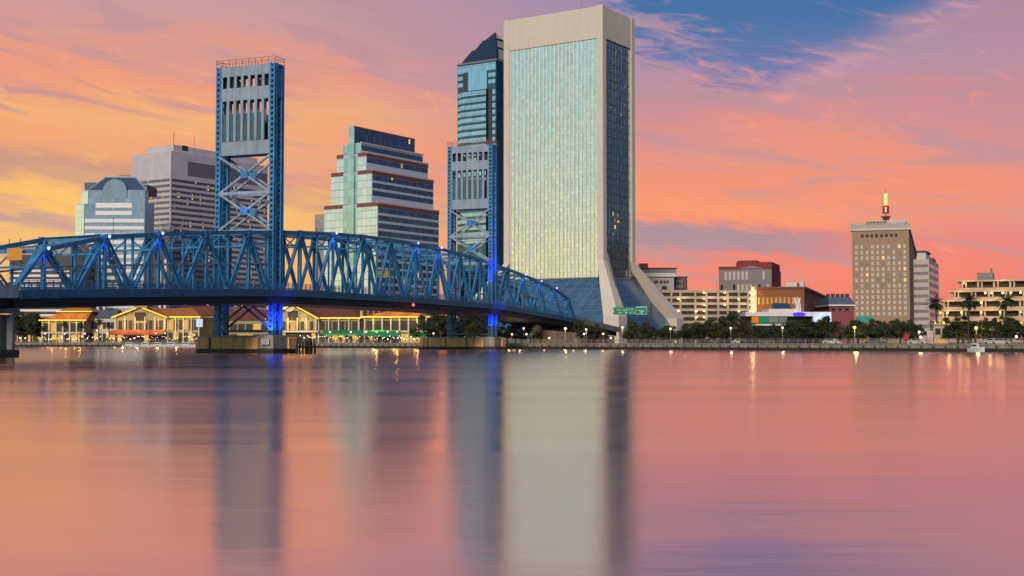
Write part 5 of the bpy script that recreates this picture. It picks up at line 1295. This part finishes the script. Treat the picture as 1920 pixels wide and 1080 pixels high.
mb = MB(); mb.box(70 * k_ - .25, 70 * k_ + .25, 0, .5, 0, z1 + 1.4); mb.build('gantry_post', M_deck, SG)

# ramp retaining wall under the north end of the bridge
p0, p1 = shore_at(1003, 16), shore_at(1150, 26); d = (p1 - p0); rz = math.atan2(d.y, d.x); RW = thing('ramp_wall', 'dim retaining wall of the bridge ramp behind the far bank lamps', 'retaining wall', tuple(p0), rz)
L = d.length; mb = MB(); mb.loft([(0, 0, 0), (L, 0, 0), (L, .8, 0), (0, .8, 0)], [(0, 0, 4.6), (L, 0, 2.4), (L, .8, 2.4), (0, .8, 4.6)]); mb.build('wall_face', pm("dim ramp concrete", (.17, .13, .10), .8, var=.3, streak=.4), RW)
mb = MB(); mb.box(-.6, 1.8, -.5, 1.2, 0, 5.4); mb.lathe([(1.4, 0), (1.0, .6), (.1, .8)], (.6, .3, 5.4), 10); mb.build('end_pillar', M_gar, RW)
# ================================================================== trees, palms, lamps, cars
def leafmat(name, c1, c2):
    m_, n_, out = newmat(name); p = n_.node('ShaderNodeBsdfPrincipled'); p.inputs['Roughness'].default_value = .65; p.inputs['Specular IOR Level'].default_value = .25
    oc = n_.node('ShaderNodeTexCoord').outputs['Object']; nz = n_.noise(oc, 1.1, 3, .6); wn = n_.white(n_.vm('FLOOR', n_.vm('SCALE', oc, scale=3.0)))
    n_.put(p.inputs['Base Color'], n_.mix(n_.m('ADD', n_.m('MULTIPLY', nz, .7), n_.m('MULTIPLY', wn[0], .3)), (*c1, 1), (*c2, 1))); n_.l.new(p.outputs[0], out.inputs[0]); return m_
M_leaf = leafmat("dark leaves", (.010, .018, .008), (.050, .072, .022)); M_leaf2 = leafmat("olive leaves", (.018, .022, .008), (.075, .085, .022)); M_palm = leafmat("palm fronds", (.012, .022, .010), (.045, .070, .025))
M_bark = pm("tree bark", (.06, .045, .035), .9, var=.3)
def make_tree(seed, h, w, mat, label, group):
    rg = random.Random(seed); T = thing('shade_tree', label, 'tree', (0, 0, -200), 0, group)
    tk = MB(); th = h * .34; tk.tube([(0, 0, -.2), (.08 * w * .3, 0, th * .6), (.05, .1, th * 1.25)], [.32, .24, .17], 8)
    cl = []
    for i in range(20):
        a = rg.uniform(0, 2 * math.pi); r_ = w * .55 * math.sqrt(rg.uniform(0.02, 1.0)); z = h * rg.uniform(.30, .93); f = 1 - max(0, (z / h - .55)) * 1.25
        cl.append((r_ * f * math.cos(a), r_ * f * math.sin(a), z, h * rg.uniform(.06, .19)))
    for c in cl[:7]: tk.tube([(0, 0, th * .8), (c[0] * .5, c[1] * .5, (th + c[2]) * .5), (c[0], c[1], c[2])], [.14, .09, .04], 5)
    tk.build('trunk', M_bark, T); cr = MB()
    for cx, cy, cz, r_ in cl:
        for k in range(95):
            d = Vector((rg.gauss(0, 1), rg.gauss(0, 1), rg.gauss(0, .8))).normalized() * r_ * rg.uniform(.35, 1.12); c = Vector((cx, cy, cz)) + d
            n_ = (d.normalized() + Vector((rg.uniform(-.8, .8), rg.uniform(-.8, .8), rg.uniform(-.3, .9)))).normalized(); a = n_.orthogonal().normalized(); b_ = n_.cross(a); s_ = h * rg.uniform(.022, .046)
            u = rg.uniform(0, 6.28); a, b_ = a * math.cos(u) + b_ * math.sin(u), b_ * math.cos(u) - a * math.sin(u)
            cr.poly([c - a * s_, c + b_ * s_ * .6, c + a * s_, c - b_ * s_ * .6])
    cr.build('crown', mat, T); return T
def make_palm(seed, h, label, group):
    rg = random.Random(seed); T = thing('palm_tree', label, 'palm tree', (0, 0, -200), 0, group); mb = MB(); n_ = 9
    pts = [(.18 * math.sin(i * .5), .1 * math.cos(i * .4), h * i / (n_ - 1)) for i in range(n_)]; mb.tube(pts, [.30 - .012 * i + .03 * (i % 2) for i in range(n_)], 8); mb.build('trunk', M_bark, T); cr = MB(); top = Vector(pts[-1])
    for k in range(34):
        a = k * 2.399; e0 = rg.uniform(-.5, 1.25); L = rg.uniform(2.2, 3.1); p = top.copy(); d = Vector((math.cos(a) * math.cos(e0), math.sin(a) * math.cos(e0), math.sin(e0)))
        for j in range(9):
            q_ = p + d * L / 9; d = (d + Vector((0, 0, -.16))).normalized(); sd_ = d.cross(Vector((0, 0, 1))).normalized(); w_ = .75 * math.sin(math.pi * (j + 1.2) / 10.5)
            for s_ in (-1, 1): cr.poly([p, q_, q_ + sd_ * s_ * w_ + Vector((0, 0, -.28 * w_)) + d * .15, p + sd_ * s_ * w_ * .45 + d * .12])
            p = q_
    cr.build('fronds', M_palm, T); return T
GRT = 'shade trees along the right bank'; LT = 'dark round shade tree in the row along the right bank'
protoA = [make_tree(3, 8, 8.5, M_leaf, LT, GRT), make_tree(8, 7.4, 9.2, M_leaf2, LT, GRT), make_tree(21, 8.6, 7.6, M_leaf, LT, GRT)]
used = [False] * 3
def plant(k, p, h, label=None, group=None):
    b_ = (8, 7.4, 8.6)[k]; s_ = h / b_; w_ = s_ * random.uniform(.85, 1.5)
    if not used[k]:
        o = protoA[k]; used[k] = True; o.location = p; o.scale = (w_, w_, s_)
        if label: o['label'] = label
        if group: o['group'] = group
    else: o = dup(protoA[k], p, random.uniform(0, 6.28), label or LT, group or GRT, (w_, w_, s_))
    return o
# (column, top row, metres behind the quay)
row = [(1098, 612, 14), (1113, 608, 18), (1178, 606, 10), (1194, 608, 16), (1210, 607, 9), (1226, 610, 14), (1242, 606, 20), (1258, 611, 8), (1276, 606, 14), (1294, 607, 20), (1310, 604, 12),
       (1330, 600, 18), (1348, 592, 26), (1366, 586, 24), (1384, 588, 28), (1398, 598, 20), (1418, 608, 16), (1438, 612, 22), (1456, 610, 14), (1478, 606, 12), (1494, 607, 18), (1512, 604, 10), (1530, 601, 20), (1548, 598, 14),
       (1566, 600, 22), (1580, 603, 10), (1596, 600, 20), (1614, 606, 12), (1634, 600, 18), (1652, 594, 24), (1668, 598, 14), (1686, 600, 22), (1702, 602, 12), (1716, 604, 20), (1732, 606, 16), (1780, 604, 10), (1796, 596, 14), (1814, 598, 9), (1832, 604, 16), (1852, 596, 12), (1868, 592, 10), (1886, 594, 14), (1904, 602, 9), (1918, 610, 16)]
for i, (px, py, inl) in enumerate(row):
    p = shore_at(px, inl); plant(random.choice((0, 1, 2)) if i > 2 else i, p + Vector((random.uniform(-2, 2), 0, 0)), max(Z_at(py, p.y) - GZ, 3.0) * random.uniform(.84, 1.12))
LG, GL_ = 'dark shade tree on the left bank beside the market', 'shade trees on the left bank'
for i, (px, py, inl) in enumerate([(36, 586, 24), (48, 584, 30), (60, 588, 20), (72, 592, 26), (812, 588, 30), (826, 592, 22), (842, 594, 30), (858, 590, 40), (874, 593, 34), (890, 590, 42), (906, 592, 36), (922, 594, 30)]):
    p = shore_at(px, inl); plant(i % 3, p, Z_at(py, p.y) - GZ, LG, GL_)
LU, GU = 'shade tree by the lamps under the north end of the bridge', 'shade trees under the bridge end'
for i, (px, py, inl) in enumerate([(952, 604, 16), (966, 606, 12), (978, 604, 18), (994, 610, 14), (1086, 603, 30)]):
    p = shore_at(px, inl); plant((i + 1) % 3, p, Z_at(py, p.y) - GZ, LU, GU)
palm = make_palm(5, 11.0, 'tall palm standing left of the terraced building', 'tall palms on the right bank')
for i, (px, py, inl, lab) in enumerate([(1755, 561, 12, None), (1816, 556, 10, 'tall palm in front of the middle of the terraced building'), (1886, 556, 10, 'tall palm nearest the right edge before the terraced building')]):
    p = shore_at(px, inl); h = Z_at(py + 4, p.y) - GZ
    if i == 0: palm.location = p; palm.scale = (h / 11.5,) * 3
    else: dup(palm, p, i * 1.3, lab, None, (h / 11.5))
for i, (px, py, inl) in enumerate([(122, 604, 3), (152, 606, 3), (186, 600, 4), (205, 606, 3)]):
    p = shore_at(px, inl); h = Z_at(py, p.y) - GZ; dup(palm, p, i * 2.0, 'small palm on the quay before the market halls', 'small palms before the market', (h / 12))
SHL = 'dark planted shrub on the quay before the market halls'
for i in range(26):
    px = random.choice((random.uniform(80, 375), random.uniform(545, 800))); p = shore_at(px, random.uniform(3, 9)); k_ = random.uniform(.16, .34)
    o = dup(protoA[i % 3], p, random.uniform(0, 6), SHL, 'shrubs before the market halls', (k_, k_, k_)); o.name = 'quay_shrub'; o['category'] = 'shrub'
# a far dark wood closing the view behind the town
mb = MB(); rg = random.Random(4)
for i in range(5200):
    x = rg.uniform(-420, 620); y = 900 + rg.uniform(0, 60); z = GZ + 15 * rg.random() ** 1.6 * (0.6 + .4 * math.sin(x * .05) * math.sin(x * .021)); s_ = rg.uniform(1.2, 2.8); th = rg.uniform(0, 3.14)
    c = Vector((x, y, z)); a = Vector((math.cos(th), math.sin(th), rg.uniform(-.5, .5))) * s_; b_ = Vector((0, rg.uniform(-.5, .5), 1)) * s_; mb.poly([c - a, c - b_ * .8, c + a, c + b_])
tag(mb.build('distant_wood', M_leaf), 'far off dark wood behind the town', 'wood', kind='stuff')

# ---- quay lamps
def quay_lamp(p, h, label, group, glow):
    T = thing('quay_lamp', label, 'street lamp', p, 0, group); mb = MB(); mb.lathe([(.22, 0), (.2, .25), (.08, .4), (.06, h - .3), (.14, h - .25)], k=8); mb.build('pole', M_rail, T)
    mb = MB(); mb.lathe([(.10, -.24), (.25, -.10), (.27, .06), (.17, .24), (.05, .3)], (0, 0, h), 10); mb.build('globe', glow, T); return T
M_gl1 = em("warm lamp globe", (255, 214, 150), 6.0); M_gl2 = em("white lamp globe bright", (255, 236, 200), 3.2); M_gl3 = em("yellow green lamp globe", (255, 250, 120), 7.0)
lampL = [(38, 634), (48, 635), (85, 626), (122, 626), (160, 627), (182, 620), (202, 626), (293, 627), (310, 627), (365, 628), (619, 625), (658, 625), (687, 625), (706, 625), (727, 625), (745, 625), (813, 627)]
lampR = [(960, 627), (982, 616), (987, 627), (1095, 627), (1099, 618), (1131, 627), (1167, 615), (1257, 616), (1370, 615), (1467, 617), (1723, 621), (1726, 632), (1905, 636), (1030, 640), (1145, 643)]
pr = {}
def lamp_row(lst, label, group, glow, inl):
    for px, py in lst:
        p = shore_at(px, inl); h = max(Z_at(py, p.y) - GZ, 1.6)
        key = (group, round(h, 0))
        if key not in pr: pr[key] = quay_lamp(p, h, label, group, glow)
        else: dup(pr[key], p, 0, label, group)
lamp_row(lampL, 'slim lamp with a glowing globe on the quay before the market halls', 'globe lamps before the market', M_gl2, 2.5)
lamp_row(lampR, 'slim lamp with a glowing globe on the quay right of the far tower', 'globe lamps on the right quay', M_gl2, 3.5)
p = shore_at(1060, 12); quay_lamp(p, Z_at(616, p.y) - GZ, 'large warm lamp under the end of the bridge ramp', None, M_gl1).scale = (1.5, 1.5, 1); point((p.x, p.y - 1.2, Z_at(617, p.y)), 450, (1, .62, .28))
p = shore_at(1602, 7); quay_lamp(p, Z_at(614, p.y) - GZ, 'bright yellow green lamp glowing among the trees below the beige tower', None, M_gl3).scale = (1.3, 1.3, 1); point((p.x, p.y - 1.5, Z_at(615, p.y)), 500, (1, .95, .25))
p = shore_at(1830, 7); quay_lamp(p, Z_at(615, p.y) - GZ, 'warm lamp before the palms of the terraced building', None, M_gl1).scale = (1.3, 1.3, 1); point((p.x, p.y - 1.2, Z_at(616, p.y)), 300, (1, .7, .3))
for px, py in ((955, 624), (975, 618), (1167, 616), (1257, 617), (1370, 616), (1467, 618), (1097, 624), (1724, 628)):
    p = shore_at(px, 3.5); point((p.x, p.y - .8, Z_at(py, p.y)), 130, (1, .82, .5))
for px in (965, 1020, 1075, 1130): p = shore_at(px, -1.5); point((p.x, p.y, 3.6), 60, (1, .66, .34))

# ---- parked cars on the right bank
def make_car(body, label, group):
    T = thing('parked_car', label, 'car', (0, 0, -200), 0, group); mb = MB()
    prof = [(-2.2, .35), (2.2, .35), (2.25, .75), (1.3, .95), (.6, 1.42), (-1.1, 1.45), (-1.9, 1.0), (-2.25, .85)]
    mb.extr([(x, -.85, z) for x, z in prof], (0, 1.7, 0)); b_ = mb.build('body', body, T)
    for y in (-.87, .85): mb = MB(); mb.extr([(x, y, z) for x, z in ((-1.5, 1.0), (1.05, 1.0), (.5, 1.36), (-1.0, 1.38))], (0, .02, 0)); mb.build('side_window', M_bglass, T)
    for x in (-1.4, 1.4):
        for y in (-.88, .7): mb = MB(); mb.extr([(x + .34 * math.cos(2 * math.pi * i / 14), y, .34 + .34 * math.sin(2 * math.pi * i / 14)) for i in range(14)], (0, .18, 0)); mb.build('wheel', M_wet, T)
    return T
M_cb = pm("navy car paint", (.02, .03, .09), .25, metal=.2); M_cw = pm("white car paint", (.55, .55, .56), .25); M_cg = pm("grey car paint", (.16, .16, .18), .25, metal=.4)
cars = {'b': (M_cb, 'dark blue parked car in the row under the trees of the right bank'), 'w': (M_cw, 'white parked car on the right bank'), 'g': (M_cg, 'grey parked car on the right bank')}
cp_ = {}
for px, c in ((1332, 'b'), (1346, 'g'), (1360, 'b'), (1374, 'b'), (1390, 'w'), (1404, 'b'), (1420, 'b'), (1440, 'g'), (1486, 'b'), (1500, 'b'), (1560, 'w'), (1640, 'g'), (1720, 'w'), (1862, 'w'), (1876, 'w'), (1245, 'g')):
    p = shore_at(px, 6.5); rz = R(-38) + random.uniform(-.1, .1); m_, lab = cars[c]
    if c not in cp_: cp_[c] = make_car(m_, lab, 'parked ' + {'b': 'dark blue', 'w': 'white', 'g': 'grey'}[c] + ' cars'); cp_[c].location = p; cp_[c].rotation_euler = (0, 0, rz)
    else: dup(cp_[c], p, rz, lab)
# red umbrella
p = shore_at(1698, 5); UM = thing('market_umbrella', 'closed red umbrella standing among the trees below the beige tower', 'umbrella', tuple(p), 0); mb = MB(); mb.tube([(0, 0, 0), (0, 0, 3.1)], .06, 6); mb.build('pole', M_rail, UM)
mb = MB(); mb.lathe([(.5, 0), (.72, .4), (.5, 1.2), (.08, 1.9)], (0, 0, 1.0), 10); mb.build('canvas', pm("red canvas", (.42, .02, .03), .7), UM)
